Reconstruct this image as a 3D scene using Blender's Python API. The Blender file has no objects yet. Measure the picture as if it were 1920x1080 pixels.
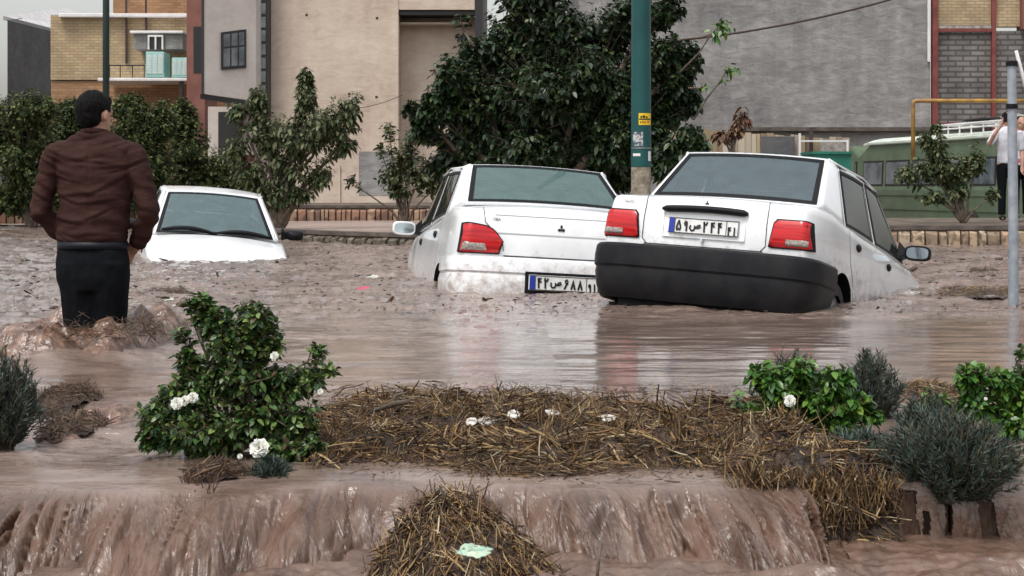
import bpy, bmesh, math, random
import numpy as np
from mathutils import Vector, Matrix, Euler
random.seed(7); rng = np.random.default_rng(11)
R = math.radians; PI = math.pi
S = bpy.context.scene
C = S.collection

# ---------------------------------------------------------------- camera, sky, sun, exposure
F = 2933.0; HC = 0.82; HOR = 350.0
cam = bpy.data.objects.new('camera', bpy.data.cameras.new('camera'))
C.objects.link(cam); S.camera = cam
cam.data.lens = 55.0; cam.data.sensor_width = 36.0
cam.location = (0, 0, HC); cam.rotation_euler = (R(90), 0, 0)
cam.data.shift_y = -(540 - HOR) / 1920.0
cam.data.dof.use_dof = True; cam.data.dof.focus_distance = 9.5; cam.data.dof.aperture_fstop = 20.0
cam.data.clip_start = 0.1; cam.data.clip_end = 2000
w = bpy.data.worlds.new('World'); S.world = w; w.use_nodes = True
nt = w.node_tree; nt.nodes.clear()
sky = nt.nodes.new('ShaderNodeTexSky'); sky.sky_type = 'NISHITA'; sky.sun_disc = False
SUN_EL, SUN_AZ = R(64), R(215)
sky.sun_elevation = SUN_EL; sky.sun_rotation = SUN_AZ
sky.air_density = 1.6; sky.dust_density = 4.0; sky.ozone_density = 1.0
hs = nt.nodes.new('ShaderNodeHueSaturation'); hs.inputs['Saturation'].default_value = 0.28
bg = nt.nodes.new('ShaderNodeBackground'); bg.inputs['Strength'].default_value = 0.14
wo = nt.nodes.new('ShaderNodeOutputWorld')
nt.links.new(sky.outputs[0], hs.inputs['Color']); nt.links.new(hs.outputs[0], bg.inputs['Color'])
nt.links.new(bg.outputs[0], wo.inputs[0])
sl = bpy.data.lights.new('sun', 'SUN'); sl.energy = 1.3; sl.angle = R(14); sl.color = (1, .97, .93)
so = bpy.data.objects.new('sun', sl); C.objects.link(so)
# sun stands behind and left of the camera, high
sd = Vector((math.sin(SUN_AZ) * math.cos(SUN_EL), math.cos(SUN_AZ) * math.cos(SUN_EL), math.sin(SUN_EL)))
so.rotation_euler = sd.to_track_quat('Z', 'Y').to_euler()
S.view_settings.view_transform = 'Standard'; S.view_settings.look = 'None'
S.view_settings.exposure = 0.55; S.view_settings.gamma = 1.0

# ---------------------------------------------------------------- helpers
def P(px, py, Y):
    """point of the place at distance Y that the photograph shows at pixel px, py"""
    return Vector(((px - 960) * Y / F, Y, HC + (HOR - py) * Y / F))
def X(px, Y): return (px - 960) * Y / F
def Zc(py, Y): return HC + (HOR - py) * Y / F

def tag(o, label=None, cat=None, group=None, kind=None):
    if label: o['label'] = label
    if cat: o['category'] = cat
    if group: o['group'] = group
    if kind: o['kind'] = kind
    return o
def link(name, me, parent=None):
    o = bpy.data.objects.new(name, me); C.objects.link(o)
    if parent is not None: o.parent = parent
    return o
def empty(name, loc, rot=(0, 0, 0), label=None, cat=None, group=None):
    o = link(name, None); o.location = loc; o.rotation_euler = rot; o.empty_display_size = .1
    return tag(o, label, cat, group)
def mesh(name, V, Fc, mats=None, parent=None, smooth=False, mi=None, sharp=None):
    me = bpy.data.meshes.new(name)
    me.from_pydata([tuple(v) for v in V], [], [tuple(f) for f in Fc])
    if mats is not None:
        for m in (mats if isinstance(mats, (list, tuple)) else [mats]): me.materials.append(m)
    if mi is not None: me.polygons.foreach_set('material_index', list(mi))
    if smooth: me.polygons.foreach_set('use_smooth', [True] * len(me.polygons))
    me.update()
    o = link(name, me, parent)
    if sharp: me.set_sharp_from_angle(angle=R(sharp))
    return o
def fast_mesh(name, V, Q, mat, parent=None, smooth=False, n=4):
    """V (N,3) array, Q (M,n) int array"""
    me = bpy.data.meshes.new(name); V = np.asarray(V, np.float32); Q = np.asarray(Q, np.int32)
    me.vertices.add(len(V)); me.vertices.foreach_set('co', V.ravel())
    me.loops.add(Q.size); me.loops.foreach_set('vertex_index', Q.ravel())
    me.polygons.add(len(Q)); me.polygons.foreach_set('loop_start', np.arange(0, Q.size, n, dtype=np.int32))
    me.polygons.foreach_set('loop_total', np.full(len(Q), n, np.int32))
    if smooth: me.polygons.foreach_set('use_smooth', np.ones(len(Q), bool))
    me.materials.append(mat); me.update(calc_edges=True); me.validate()
    return link(name, me, parent)

class MB:
    """collects shapes of one mesh"""
    def __init__(s): s.v = []; s.f = []; s.m = []
    def add(s, V, Fc, m=0):
        n = len(s.v); s.v += [tuple(v) for v in V]; s.f += [tuple(i + n for i in f) for f in Fc]; s.m += [m] * len(Fc)
    def box(s, a, b, m=0, M=None):
        x0, y0, z0 = a; x1, y1, z1 = b
        V = [Vector(p) for p in ((x0,y0,z0),(x1,y0,z0),(x1,y1,z0),(x0,y1,z0),(x0,y0,z1),(x1,y0,z1),(x1,y1,z1),(x0,y1,z1))]
        if M is not None: V = [M @ v for v in V]
        s.add(V, [(0,3,2,1),(4,5,6,7),(0,1,5,4),(1,2,6,5),(2,3,7,6),(3,0,4,7)], m)
    def tube(s, pts, rad, n=8, m=0, cap=True):
        pts = [Vector(p) for p in pts]
        rad = rad if isinstance(rad, (list, tuple)) else [rad] * len(pts)
        V = []; 
        for i, p in enumerate(pts):
            d = (pts[min(i + 1, len(pts) - 1)] - pts[max(i - 1, 0)]).normalized()
            u = d.orthogonal().normalized() if i == 0 else (u0 - d * u0.dot(d)).normalized()
            u0 = u; w_ = d.cross(u)
            for k in range(n):
                a = 2 * PI * k / n
                V.append(p + (u * math.cos(a) + w_ * math.sin(a)) * rad[i])
        Fc = [(i*n+k, i*n+(k+1)%n, (i+1)*n+(k+1)%n, (i+1)*n+k) for i in range(len(pts)-1) for k in range(n)]
        if cap: Fc += [tuple(range(n-1, -1, -1)), tuple((len(pts)-1)*n + k for k in range(n))]
        s.add(V, Fc, m)
    def rings(s, rings, m=0, cap=True):
        n = len(rings[0]); V = [p for r in rings for p in r]
        Fc = [(i*n+k, i*n+(k+1)%n, (i+1)*n+(k+1)%n, (i+1)*n+k) for i in range(len(rings)-1) for k in range(n)]
        if cap: Fc += [tuple(range(n-1, -1, -1)), tuple((len(rings)-1)*n + k for k in range(n))]
        s.add(V, Fc, m)
    def ellipsoid(s, c, r, nu=14, nv=9, m=0, M=None):
        V = [Vector((0, 0, -1))]
        for j in range(1, nv):
            t = -PI/2 + PI * j / nv
            for k in range(nu):
                a = 2 * PI * k / nu; V.append(Vector((math.cos(t)*math.cos(a), math.cos(t)*math.sin(a), math.sin(t))))
        V.append(Vector((0, 0, 1)))
        V = [Vector((v.x*r[0], v.y*r[1], v.z*r[2])) for v in V]
        if M is not None: V = [M @ v for v in V]
        V = [v + Vector(c) for v in V]
        Fc = [(0, 1+(k+1)%nu, 1+k) for k in range(nu)]
        for j in range(nv-2):
            Fc += [(1+j*nu+k, 1+j*nu+(k+1)%nu, 1+(j+1)*nu+(k+1)%nu, 1+(j+1)*nu+k) for k in range(nu)]
        t = len(V)-1; b = 1+(nv-2)*nu
        Fc += [(b+k, b+(k+1)%nu, t) for k in range(nu)]
        s.add(V, Fc, m)
    def build(s, name, mats, parent=None, smooth=False, sharp=None):
        return mesh(name, s.v, s.f, mats, parent, smooth, s.m, sharp)

def bevel(o, wd=.01, seg=2):
    m = o.modifiers.new('b', 'BEVEL'); m.width = wd; m.segments = seg; m.limit_method = 'ANGLE'; m.angle_limit = R(35)
    return o
def bake(o):
    """replace an object's mesh by its modified one"""
    dg = bpy.context.evaluated_depsgraph_get(); dg.update()
    me = bpy.data.meshes.new_from_object(o.evaluated_get(dg), depsgraph=dg)
    o.modifiers.clear(); o.data = me; return o
def remesh(o, vox=.01, smooth=3):
    m = o.modifiers.new('r', 'REMESH'); m.mode = 'VOXEL'; m.voxel_size = vox; m.use_smooth_shade = True
    if smooth:
        k = o.modifiers.new('s', 'SMOOTH'); k.iterations = smooth; k.factor = .5
    mats = [x for x in o.data.materials]
    bake(o)
    if not o.data.materials:
        for x in mats: o.data.materials.append(x)
    o.data.polygons.foreach_set('use_smooth', [True]*len(o.data.polygons))
    return o

# value noise on arrays
_T = rng.random((256, 256)).astype(np.float32)
def vn(x, y, seed=0):
    x = np.asarray(x, float) + seed*17.31; y = np.asarray(y, float) + seed*9.77
    xi = np.floor(x).astype(int); yi = np.floor(y).astype(int)
    fx = x - xi; fy = y - yi; fx = fx*fx*(3-2*fx); fy = fy*fy*(3-2*fy)
    g = lambda a, b: _T[a & 255, b & 255]
    return (g(xi,yi)*(1-fx)+g(xi+1,yi)*fx)*(1-fy)+(g(xi,yi+1)*(1-fx)+g(xi+1,yi+1)*fx)*fy - .5
def fbm(x, y, oct=4, seed=0, gain=.5):
    s = 0; a = 1; f = 1
    for k in range(oct):
        s = s + a*vn(np.asarray(x)*f, np.asarray(y)*f, seed+k*3.1); a *= gain; f *= 2.03
    return s
def smooth01(t): t = np.clip(t, 0, 1); return t*t*(3-2*t)

# ---------------------------------------------------------------- materials
def newmat(name):
    m = bpy.data.materials.new(name); m.use_nodes = True
    n = m.node_tree; b = n.nodes['Principled BSDF']; return m, n, b
def mat(name, col, rough=.6, col2=None, scale=5, bump=0, bscale=None, metal=0, spec=.5, detail=6, stretch=(1,1,1), contrast=(.35,.65), coat=0, dirt=None, obj=True):
    m, n, b = newmat(name)
    b.inputs['Roughness'].default_value = rough; b.inputs['Metallic'].default_value = metal
    b.inputs['Specular IOR Level'].default_value = spec; b.inputs['Coat Weight'].default_value = coat
    b.inputs['Base Color'].default_value = (*col, 1)
    tc = n.nodes.new('ShaderNodeTexCoord'); mp = n.nodes.new('ShaderNodeMapping'); mp.inputs['Scale'].default_value = stretch
    n.links.new(tc.outputs['Object'], mp.inputs[0])
    if col2 is not None:
        t = n.nodes.new('ShaderNodeTexNoise'); t.inputs['Scale'].default_value = scale; t.inputs['Detail'].default_value = detail
        r = n.nodes.new('ShaderNodeValToRGB'); r.color_ramp.elements[0].position, r.color_ramp.elements[1].position = contrast
        r.color_ramp.elements[0].color = (*col, 1); r.color_ramp.elements[1].color = (*col2, 1)
        n.links.new(mp.outputs[0], t.inputs[0]); n.links.new(t.outputs[0], r.inputs[0]); n.links.new(r.outputs[0], b.inputs['Base Color'])
    if bump:
        t2 = n.nodes.new('ShaderNodeTexNoise'); t2.inputs['Scale'].default_value = bscale or scale*3; t2.inputs['Detail'].default_value = 6
        bp = n.nodes.new('ShaderNodeBump'); bp.inputs['Strength'].default_value = min(1, bump); bp.inputs['Distance'].default_value = .02
        n.links.new(mp.outputs[0], t2.inputs[0]); n.links.new(t2.outputs[0], bp.inputs['Height']); n.links.new(bp.outputs[0], b.inputs['Normal'])
    return m
def island_mat(name, cols, rough=.5, trans=0, spec=.4, noise=None):
    """each loose piece takes its own colour out of a ramp"""
    m, n, b = newmat(name)
    g = n.nodes.new('ShaderNodeNewGeometry'); r = n.nodes.new('ShaderNodeValToRGB')
    e = r.color_ramp.elements
    while len(e) < len(cols): e.new(.5)
    for i, c in enumerate(cols): e[i].position = i/(len(cols)-1); e[i].color = (*c, 1)
    n.links.new(g.outputs['Random Per Island'], r.inputs[0])
    src = r.outputs[0]
    if noise:
        tc = n.nodes.new('ShaderNodeTexCoord'); t = n.nodes.new('ShaderNodeTexNoise'); t.inputs['Scale'].default_value = noise[0]
        mx = n.nodes.new('ShaderNodeMix'); mx.data_type = 'RGBA'; mx.inputs[7].default_value = (*noise[1], 1)
        rr = n.nodes.new('ShaderNodeValToRGB'); rr.color_ramp.elements[0].position = .48; rr.color_ramp.elements[1].position = .62
        n.links.new(tc.outputs['Object'], t.inputs[0]); n.links.new(t.outputs[0], rr.inputs[0]); n.links.new(rr.outputs[0], mx.inputs[0])
        n.links.new(src, mx.inputs[6]); src = mx.outputs[2]
    n.links.new(src, b.inputs['Base Color']); b.inputs['Roughness'].default_value = rough
    b.inputs['Specular IOR Level'].default_value = spec
    if trans:
        tr = n.nodes.new('ShaderNodeBsdfTranslucent'); mx2 = n.nodes.new('ShaderNodeMixShader'); mx2.inputs[0].default_value = trans
        n.links.new(src, tr.inputs[0]); n.links.new(b.outputs[0], mx2.inputs[1]); n.links.new(tr.outputs[0], mx2.inputs[2])
        n.links.new(mx2.outputs[0], n.nodes['Material Output'].inputs[0])
    return m
def plaster_mat(name, dark, mid, light, sc=1.0, rough=.92, bump=.5, stain=.5):
    """trowelled render: broad blotches, fine mottling, sideways trowel marks and rain runs"""
    m, n, b = newmat(name); tc = n.nodes.new('ShaderNodeTexCoord')
    def no(scale, st, det=8, ro=.6, dist=0):
        mp = n.nodes.new('ShaderNodeMapping'); mp.inputs['Scale'].default_value = st; n.links.new(tc.outputs['Object'], mp.inputs[0])
        t = n.nodes.new('ShaderNodeTexNoise'); t.inputs['Scale'].default_value = scale; t.inputs['Detail'].default_value = det; t.inputs['Roughness'].default_value = ro; t.inputs['Distortion'].default_value = dist
        n.links.new(mp.outputs[0], t.inputs[0]); return t.outputs[0]
    a = no(.7*sc, (1,1,1), 6, .6, .4); c = no(4.5*sc, (.6,1,1.5), 9, .72, .8); d = no(2.2*sc, (1.6,1,.22), 5); 
    def mth(op, x, y):
        q = n.nodes.new('ShaderNodeMath'); q.operation = op
        for i, v in enumerate((x, y)):
            if isinstance(v, float): q.inputs[i].default_value = v
            else: n.links.new(v, q.inputs[i])
        return q.outputs[0]
    s_ = mth('ADD', mth('MULTIPLY', a, .36), mth('ADD', mth('MULTIPLY', c, .44), mth('MULTIPLY', d, .20)))
    r = n.nodes.new('ShaderNodeValToRGB'); e = r.color_ramp.elements; e[0].position = .36; e[1].position = .64; e.new(.5)
    e[0].color = (*dark,1); e[1].color = (*mid,1); e[2].color = (*light,1)
    n.links.new(s_, r.inputs[0]); n.links.new(r.outputs[0], b.inputs['Base Color'])
    bp = n.nodes.new('ShaderNodeBump'); bp.inputs['Strength'].default_value = bump; bp.inputs['Distance'].default_value = .03
    n.links.new(c, bp.inputs['Height']); n.links.new(bp.outputs[0], b.inputs['Normal']); b.inputs['Roughness'].default_value = rough
    return m
def brick_mat(name, c1, c2, mortar, sx, bw=.5, rh=.25, ms=.02, bump=.4, rough=.85, axis='XZ', noise=.25):
    m, n, b = newmat(name)
    tc = n.nodes.new('ShaderNodeTexCoord'); sp = n.nodes.new('ShaderNodeSeparateXYZ'); cb = n.nodes.new('ShaderNodeCombineXYZ')
    n.links.new(tc.outputs['Object'], sp.inputs[0])
    n.links.new(sp.outputs['X' if axis == 'XZ' else 'Y'], cb.inputs[0]); n.links.new(sp.outputs['Z'], cb.inputs[1])
    t = n.nodes.new('ShaderNodeTexBrick'); t.inputs['Scale'].default_value = sx; t.inputs['Color1'].default_value = (*c1,1); t.inputs['Color2'].default_value = (*c2,1)
    t.inputs['Mortar'].default_value = (*mortar,1); t.inputs['Mortar Size'].default_value = ms; t.inputs['Brick Width'].default_value = bw; t.inputs['Row Height'].default_value = rh
    n.links.new(cb.outputs[0], t.inputs[0])
    no = n.nodes.new('ShaderNodeTexNoise'); no.inputs['Scale'].default_value = 1.3; no.inputs['Detail'].default_value = 8
    n.links.new(tc.outputs['Object'], no.inputs[0])
    mx = n.nodes.new('ShaderNodeMix'); mx.data_type = 'RGBA'; mx.blend_type = 'MULTIPLY'; mx.inputs[0].default_value = noise*2
    n.links.new(t.outputs[0], mx.inputs[6]); 
    rr = n.nodes.new('ShaderNodeValToRGB'); rr.color_ramp.elements[0].position = .35; rr.color_ramp.elements[1].position = .65; rr.color_ramp.elements[0].color = (.45,.45,.45,1)
    n.links.new(no.outputs[0], rr.inputs[0]); n.links.new(rr.outputs[0], mx.inputs[7]); n.links.new(mx.outputs[2], b.inputs['Base Color'])
    bp = n.nodes.new('ShaderNodeBump'); bp.inputs['Strength'].default_value = bump; bp.inputs['Distance'].default_value = .02; bp.invert = True
    n.links.new(t.outputs['Fac'], bp.inputs['Height']); n.links.new(bp.outputs[0], b.inputs['Normal'])
    b.inputs['Roughness'].default_value = rough
    return m
def glass_mat(name, tint=(.45,.6,.58), film_sheen=(.20,.27,.27), film_sheenf=.25):
    m, n, b = newmat(name); n.nodes.remove(b)
    tr = n.nodes.new('ShaderNodeBsdfTransparent'); tr.inputs[0].default_value = (*tint, 1)
    gl = n.nodes.new('ShaderNodeBsdfGlossy'); gl.inputs['Roughness'].default_value = .04
    df = n.nodes.new('ShaderNodeBsdfDiffuse'); 
    tc = n.nodes.new('ShaderNodeTexCoord'); no = n.nodes.new('ShaderNodeTexNoise'); no.inputs['Scale'].default_value = 9; no.inputs['Detail'].default_value = 8
    rp = n.nodes.new('ShaderNodeValToRGB'); rp.color_ramp.elements[0].color = (*[c*.7 for c in film_sheen], 1); rp.color_ramp.elements[1].color = (*[min(1,c*1.35) for c in film_sheen], 1)  # diffuse wet film; its tint also stands in for reflected sky
    n.links.new(tc.outputs['Object'], no.inputs[0]); n.links.new(no.outputs[0], rp.inputs[0]); n.links.new(rp.outputs[0], df.inputs[0])
    m1 = n.nodes.new('ShaderNodeMixShader'); m1.inputs[0].default_value = film_sheenf
    m2 = n.nodes.new('ShaderNodeMixShader'); fr = n.nodes.new('ShaderNodeFresnel'); fr.inputs[0].default_value = 1.75
    n.links.new(tr.outputs[0], m1.inputs[1]); n.links.new(df.outputs[0], m1.inputs[2])
    n.links.new(fr.outputs[0], m2.inputs[0]); n.links.new(m1.outputs[0], m2.inputs[1]); n.links.new(gl.outputs[0], m2.inputs[2])
    n.links.new(m2.outputs[0], n.nodes['Material Output'].inputs[0])
    return m

def paint_mat(name, col, mud=(.22,.15,.11)):
    """car paint with mud splashed up from below (local height)"""
    m, n, b = newmat(name)
    tc = n.nodes.new('ShaderNodeTexCoord'); no = n.nodes.new('ShaderNodeTexNoise'); no.inputs['Scale'].default_value = 14; no.inputs['Detail'].default_value = 9; no.inputs['Roughness'].default_value = .7
    n.links.new(tc.outputs['Object'], no.inputs[0])
    n2 = n.nodes.new('ShaderNodeTexNoise'); n2.inputs['Scale'].default_value = 2.5; n2.inputs['Detail'].default_value = 5; n.links.new(tc.outputs['Object'], n2.inputs[0])
    sp = n.nodes.new('ShaderNodeSeparateXYZ'); n.links.new(tc.outputs['Object'], sp.inputs[0])
    mr = n.nodes.new('ShaderNodeMapRange'); mr.inputs[1].default_value = 1.0; mr.inputs[2].default_value = .35; mr.inputs[3].default_value = -.27; mr.inputs[4].default_value = .24
    n.links.new(sp.outputs['Z'], mr.inputs[0])
    ad = n.nodes.new('ShaderNodeMath'); ad.operation = 'ADD'; n.links.new(mr.outputs[0], ad.inputs[0]); n.links.new(no.outputs[0], ad.inputs[1])
    rp = n.nodes.new('ShaderNodeValToRGB'); rp.color_ramp.elements[0].position = .50; rp.color_ramp.elements[1].position = .78
    rp.color_ramp.elements[0].color = (0,0,0,1); rp.color_ramp.elements[1].color = (.75,.75,.75,1)
    n.links.new(ad.outputs[0], rp.inputs[0])
    r2 = n.nodes.new('ShaderNodeValToRGB'); r2.color_ramp.elements[0].color = (*[c*.86 for c in col],1); r2.color_ramp.elements[1].color = (*col,1)
    r2.color_ramp.elements[0].position = .35; r2.color_ramp.elements[1].position = .6; n.links.new(n2.outputs[0], r2.inputs[0])
    mx = n.nodes.new('ShaderNodeMix'); mx.data_type = 'RGBA'; mx.inputs[7].default_value = (*mud, 1)
    n.links.new(rp.outputs[0], mx.inputs[0]); n.links.new(r2.outputs[0], mx.inputs[6]); n.links.new(mx.outputs[2], b.inputs['Base Color'])
    mr2 = n.nodes.new('ShaderNodeMapRange'); mr2.inputs[3].default_value = .22; mr2.inputs[4].default_value = .7
    n.links.new(rp.outputs[0], mr2.inputs[0]); n.links.new(mr2.outputs[0], b.inputs['Roughness'])
    b.inputs['Coat Weight'].default_value = .6; b.inputs['Coat Roughness'].default_value = .06
    return m
M_white = paint_mat('white car paint', (.80,.81,.82))
M_black = mat('black plastic', (.006,.006,.008), .5, (.011,.011,.013), 12, bump=.15, bscale=60, spec=.16)
M_bumper = mat('black bumper', (.006,.007,.010), .42, (.016,.015,.016), 6, bump=.1, bscale=80, spec=.16)
M_seal = mat('rubber seal', (.006,.006,.007), .6, spec=.2)
M_glass = glass_mat('car glass', (.42,.55,.57), (.22,.30,.33), .26)
M_glass2 = glass_mat('car glass teal', (.40,.60,.56), (.24,.39,.37), .28)
M_sglass = glass_mat('side glass', (.30,.38,.38), (.05,.06,.06), .25)
M_inner = mat('car interior', (.03,.03,.032), .8, (.06,.058,.055), 8)
M_red = mat('red lens', (.34,.003,.005), .16, (.58,.008,.012), 20, spec=.4, coat=.3, stretch=(.12,1,2.2), contrast=(.40,.60))
M_clear = mat('clear lens', (.40,.36,.33), .15, (.16,.13,.11), 60, spec=.7, coat=.5)
M_plate = mat('plate white', (.74,.75,.74), .4, (.6,.6,.58), 20)
M_blue = mat('plate blue', (.01,.03,.30), .4)
M_ink = mat('ink black', (.006,.006,.008), .5)
M_mirror = mat('mirror glass', (.55,.62,.66), .08, metal=1)
M_chrome = mat('chrome', (.5,.5,.52), .2, metal=1)
M_tyre = mat('tyre', (.014,.014,.014), .75, (.04,.03,.025), 10, bump=.2)
M_gap = mat('panel gap', (.03,.03,.032), .7)

# ---------------------------------------------------------------- setting: ground, water, pavements
M_ground = mat('wet ground', (.12,.09,.07), .6, (.18,.14,.11), 1.2, bump=.5, bscale=8)
ys = np.concatenate([np.linspace(-12, 20, 24), np.linspace(20.5, 50, 50), np.geomspace(55, 1500, 26)])
xs = np.concatenate([-np.geomspace(1200, 20, 18), np.linspace(-18, 18, 50), np.geomspace(20, 1200, 18)])
GX, GY = np.meshgrid(xs, ys)
GZ = np.where(GY < 34.6, -.62, np.where(GX < 2.5, .08, -.30)) + .03*fbm(GX/2, GY/2, 3, 5)
GZ = np.where(GY < 3.8, -.45, GZ)
n_, m_ = GX.shape
idx = np.arange(n_*m_).reshape(n_, m_)
Q = np.stack([idx[:-1,:-1], idx[:-1,1:], idx[1:,1:], idx[1:,:-1]], -1).reshape(-1, 4)
tag(fast_mesh('ground', np.stack([GX, GY, GZ], -1).reshape(-1, 3), Q, M_ground, smooth=True), kind='structure')

def water_mat():
    m, n, b = newmat('muddy water')
    tc = n.nodes.new('ShaderNodeTexCoord')
    uv = n.nodes.new('ShaderNodeUVMap'); uv.uv_map = 'flow'
    at = n.nodes.new('ShaderNodeAttribute'); at.attribute_name = 'fall'
    ach = n.nodes.new('ShaderNodeAttribute'); ach.attribute_name = 'chop'
    # colour: silt, with paler swirls that also paint in sky highlights
    mp = n.nodes.new('ShaderNodeMapping'); mp.inputs['Scale'].default_value = (1.2, 2.2, 1)
    n.links.new(uv.outputs[0], mp.inputs[0])
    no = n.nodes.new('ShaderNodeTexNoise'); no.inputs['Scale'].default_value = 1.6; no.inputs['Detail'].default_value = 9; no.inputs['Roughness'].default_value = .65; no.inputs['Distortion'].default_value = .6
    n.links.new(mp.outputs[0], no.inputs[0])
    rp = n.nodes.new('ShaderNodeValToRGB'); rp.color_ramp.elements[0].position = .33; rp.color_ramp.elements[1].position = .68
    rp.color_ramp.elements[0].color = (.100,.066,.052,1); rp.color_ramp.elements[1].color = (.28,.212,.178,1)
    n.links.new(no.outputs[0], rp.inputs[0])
    # silt drawn out along the flow of the fall
    m3 = n.nodes.new('ShaderNodeMapping'); m3.inputs['Scale'].default_value = (1, .20, 1); n.links.new(uv.outputs[0], m3.inputs[0])
    t3 = n.nodes.new('ShaderNodeTexNoise'); t3.inputs['Scale'].default_value = 9; t3.inputs['Detail'].default_value = 10; t3.inputs['Roughness'].default_value = .70; t3.inputs['Distortion'].default_value = 1.2
    n.links.new(m3.outputs[0], t3.inputs[0])
    r3 = n.nodes.new('ShaderNodeValToRGB'); r3.color_ramp.elements[0].position = .30; r3.color_ramp.elements[1].position = .56
    r3.color_ramp.elements[0].color = (.045,.023,.015,1); r3.color_ramp.elements[1].color = (.140,.080,.054,1); n.links.new(t3.outputs[0], r3.inputs[0])
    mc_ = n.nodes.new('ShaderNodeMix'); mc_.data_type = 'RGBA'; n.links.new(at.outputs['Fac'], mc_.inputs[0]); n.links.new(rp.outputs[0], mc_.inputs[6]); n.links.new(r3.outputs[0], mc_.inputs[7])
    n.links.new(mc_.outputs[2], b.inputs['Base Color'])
    mro = n.nodes.new('ShaderNodeMath'); mro.operation = 'MULTIPLY_ADD'; mro.inputs[1].default_value = .17; mro.inputs[2].default_value = .05
    n.links.new(at.outputs['Fac'], mro.inputs[0]); n.links.new(mro.outputs[0], b.inputs['Roughness']); b.inputs['IOR'].default_value = 1.45; b.inputs['Specular IOR Level'].default_value = .8
    # ripples (flat water)
    t1 = n.nodes.new('ShaderNodeTexNoise'); t1.inputs['Scale'].default_value = 9; t1.inputs['Detail'].default_value = 6; t1.inputs['Roughness'].default_value = .6
    m1 = n.nodes.new('ShaderNodeMapping'); m1.inputs['Scale'].default_value = (.55, 1.3, 1)
    n.links.new(uv.outputs[0], m1.inputs[0]); n.links.new(m1.outputs[0], t1.inputs[0])
    # streaks (falling water)
    t2 = n.nodes.new('ShaderNodeTexNoise'); t2.inputs['Scale'].default_value = 12; t2.inputs['Detail'].default_value = 7; t2.inputs['Roughness'].default_value = .60; t2.inputs['Distortion'].default_value = 1.5
    m2 = n.nodes.new('ShaderNodeMapping'); m2.inputs['Scale'].default_value = (1.0, .30, 1); m2.inputs['Rotation'].default_value = (0, 0, .12)
    n.links.new(uv.outputs[0], m2.inputs[0]); n.links.new(m2.outputs[0], t2.inputs[0])
    mx = n.nodes.new('ShaderNodeMix'); mx.data_type = 'FLOAT'
    n.links.new(at.outputs['Fac'], mx.inputs[0]); n.links.new(t1.outputs[0], mx.inputs[2]); n.links.new(t2.outputs[0], mx.inputs[3])
    bp = n.nodes.new('ShaderNodeBump'); bp.inputs['Distance'].default_value = .05
    st = n.nodes.new('ShaderNodeMath'); st.operation = 'MULTIPLY_ADD'; st.inputs[1].default_value = .62; st.inputs[2].default_value = .015
    n.links.new(ach.outputs['Fac'], st.inputs[0]); n.links.new(st.outputs[0], bp.inputs['Strength'])
    n.links.new(mx.outputs[0], bp.inputs['Height']); n.links.new(bp.outputs[0], b.inputs['Normal'])
    return m
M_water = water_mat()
def water_mesh(name, XX, YY, ZZ, VV, fall, chop, keep=None, UU_=None, m=None):
    n_, m_ = XX.shape
    idx = np.arange(n_*m_).reshape(n_, m_)
    Q = np.stack([idx[:-1,:-1], idx[:-1,1:], idx[1:,1:], idx[1:,:-1]], -1).reshape(-1, 4)
    if keep is not None: Q = Q[keep[:-1,:-1].ravel() & keep[1:,1:].ravel()]
    # reversed if the normal points down
    a = np.array([XX[0,0],YY[0,0]]); 
    me = bpy.data.meshes.new(name)
    V = np.stack([XX, YY, ZZ], -1).reshape(-1, 3).astype(np.float32)
    e1 = V[Q[0,1]]-V[Q[0,0]]; e2 = V[Q[0,3]]-V[Q[0,0]]
    if np.cross(e1, e2)[2] < 0: Q = Q[:, ::-1].copy()
    me.vertices.add(len(V)); me.vertices.foreach_set('co', V.ravel())
    me.loops.add(Q.size); me.loops.foreach_set('vertex_index', Q.astype(np.int32).ravel())
    me.polygons.add(len(Q)); me.polygons.foreach_set('loop_start', np.arange(0, Q.size, 4, dtype=np.int32)); me.polygons.foreach_set('loop_total', np.full(len(Q), 4, np.int32))
    me.polygons.foreach_set('use_smooth', np.ones(len(Q), bool)); me.update(calc_edges=True)
    uv = me.uv_layers.new(name='flow'); UV = np.stack([(XX if UU_ is None else UU_).ravel(), VV.ravel()], -1).astype(np.float32)[Q.ravel()]
    uv.data.foreach_set('uv', UV.ravel())
    for nm, A in (('fall', fall), ('chop', chop)):
        at = me.attributes.new(nm, 'FLOAT', 'POINT'); at.data.foreach_set('value', A.ravel().astype(np.float32))
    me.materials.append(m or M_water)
    return tag(link(name, me), kind='structure')

def chop_at(x, y):
    """how rough the flood is: rough far out, calm and oily between cars and debris, broken at the left near the kerb"""
    far = smooth01((y - 7.6)/4.2)
    c = .16 + .84*far
    # calm lane on the right stays calm a little further
    c = np.where((x > .2) & (y < 9.8), np.minimum(c, .08 + .8*smooth01((y-8.6)/3.2)), c)
    left = np.exp(-(((x+1.35)/.42)**2 + ((y-5.5)/.75)**2))
    man = np.exp(-(((x+2.1)/.7)**2 + ((y-7.6)/.5)**2))
    return np.clip(c + .9*left + .8*man, 0, 1.4)
u = np.concatenate([np.linspace(-.95, -.37, 40, endpoint=False), np.linspace(-.37, .37, 680), np.linspace(.37, .95, 41)[1:]])
yy = np.concatenate([np.geomspace(35.5, 9, 230, endpoint=False), np.geomspace(9, 4.56, 170)])
UU, Yf = np.meshgrid(u, yy)
Xf = UU*np.maximum(Yf, 4.56)
ch = chop_at(Xf, Yf)
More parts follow.
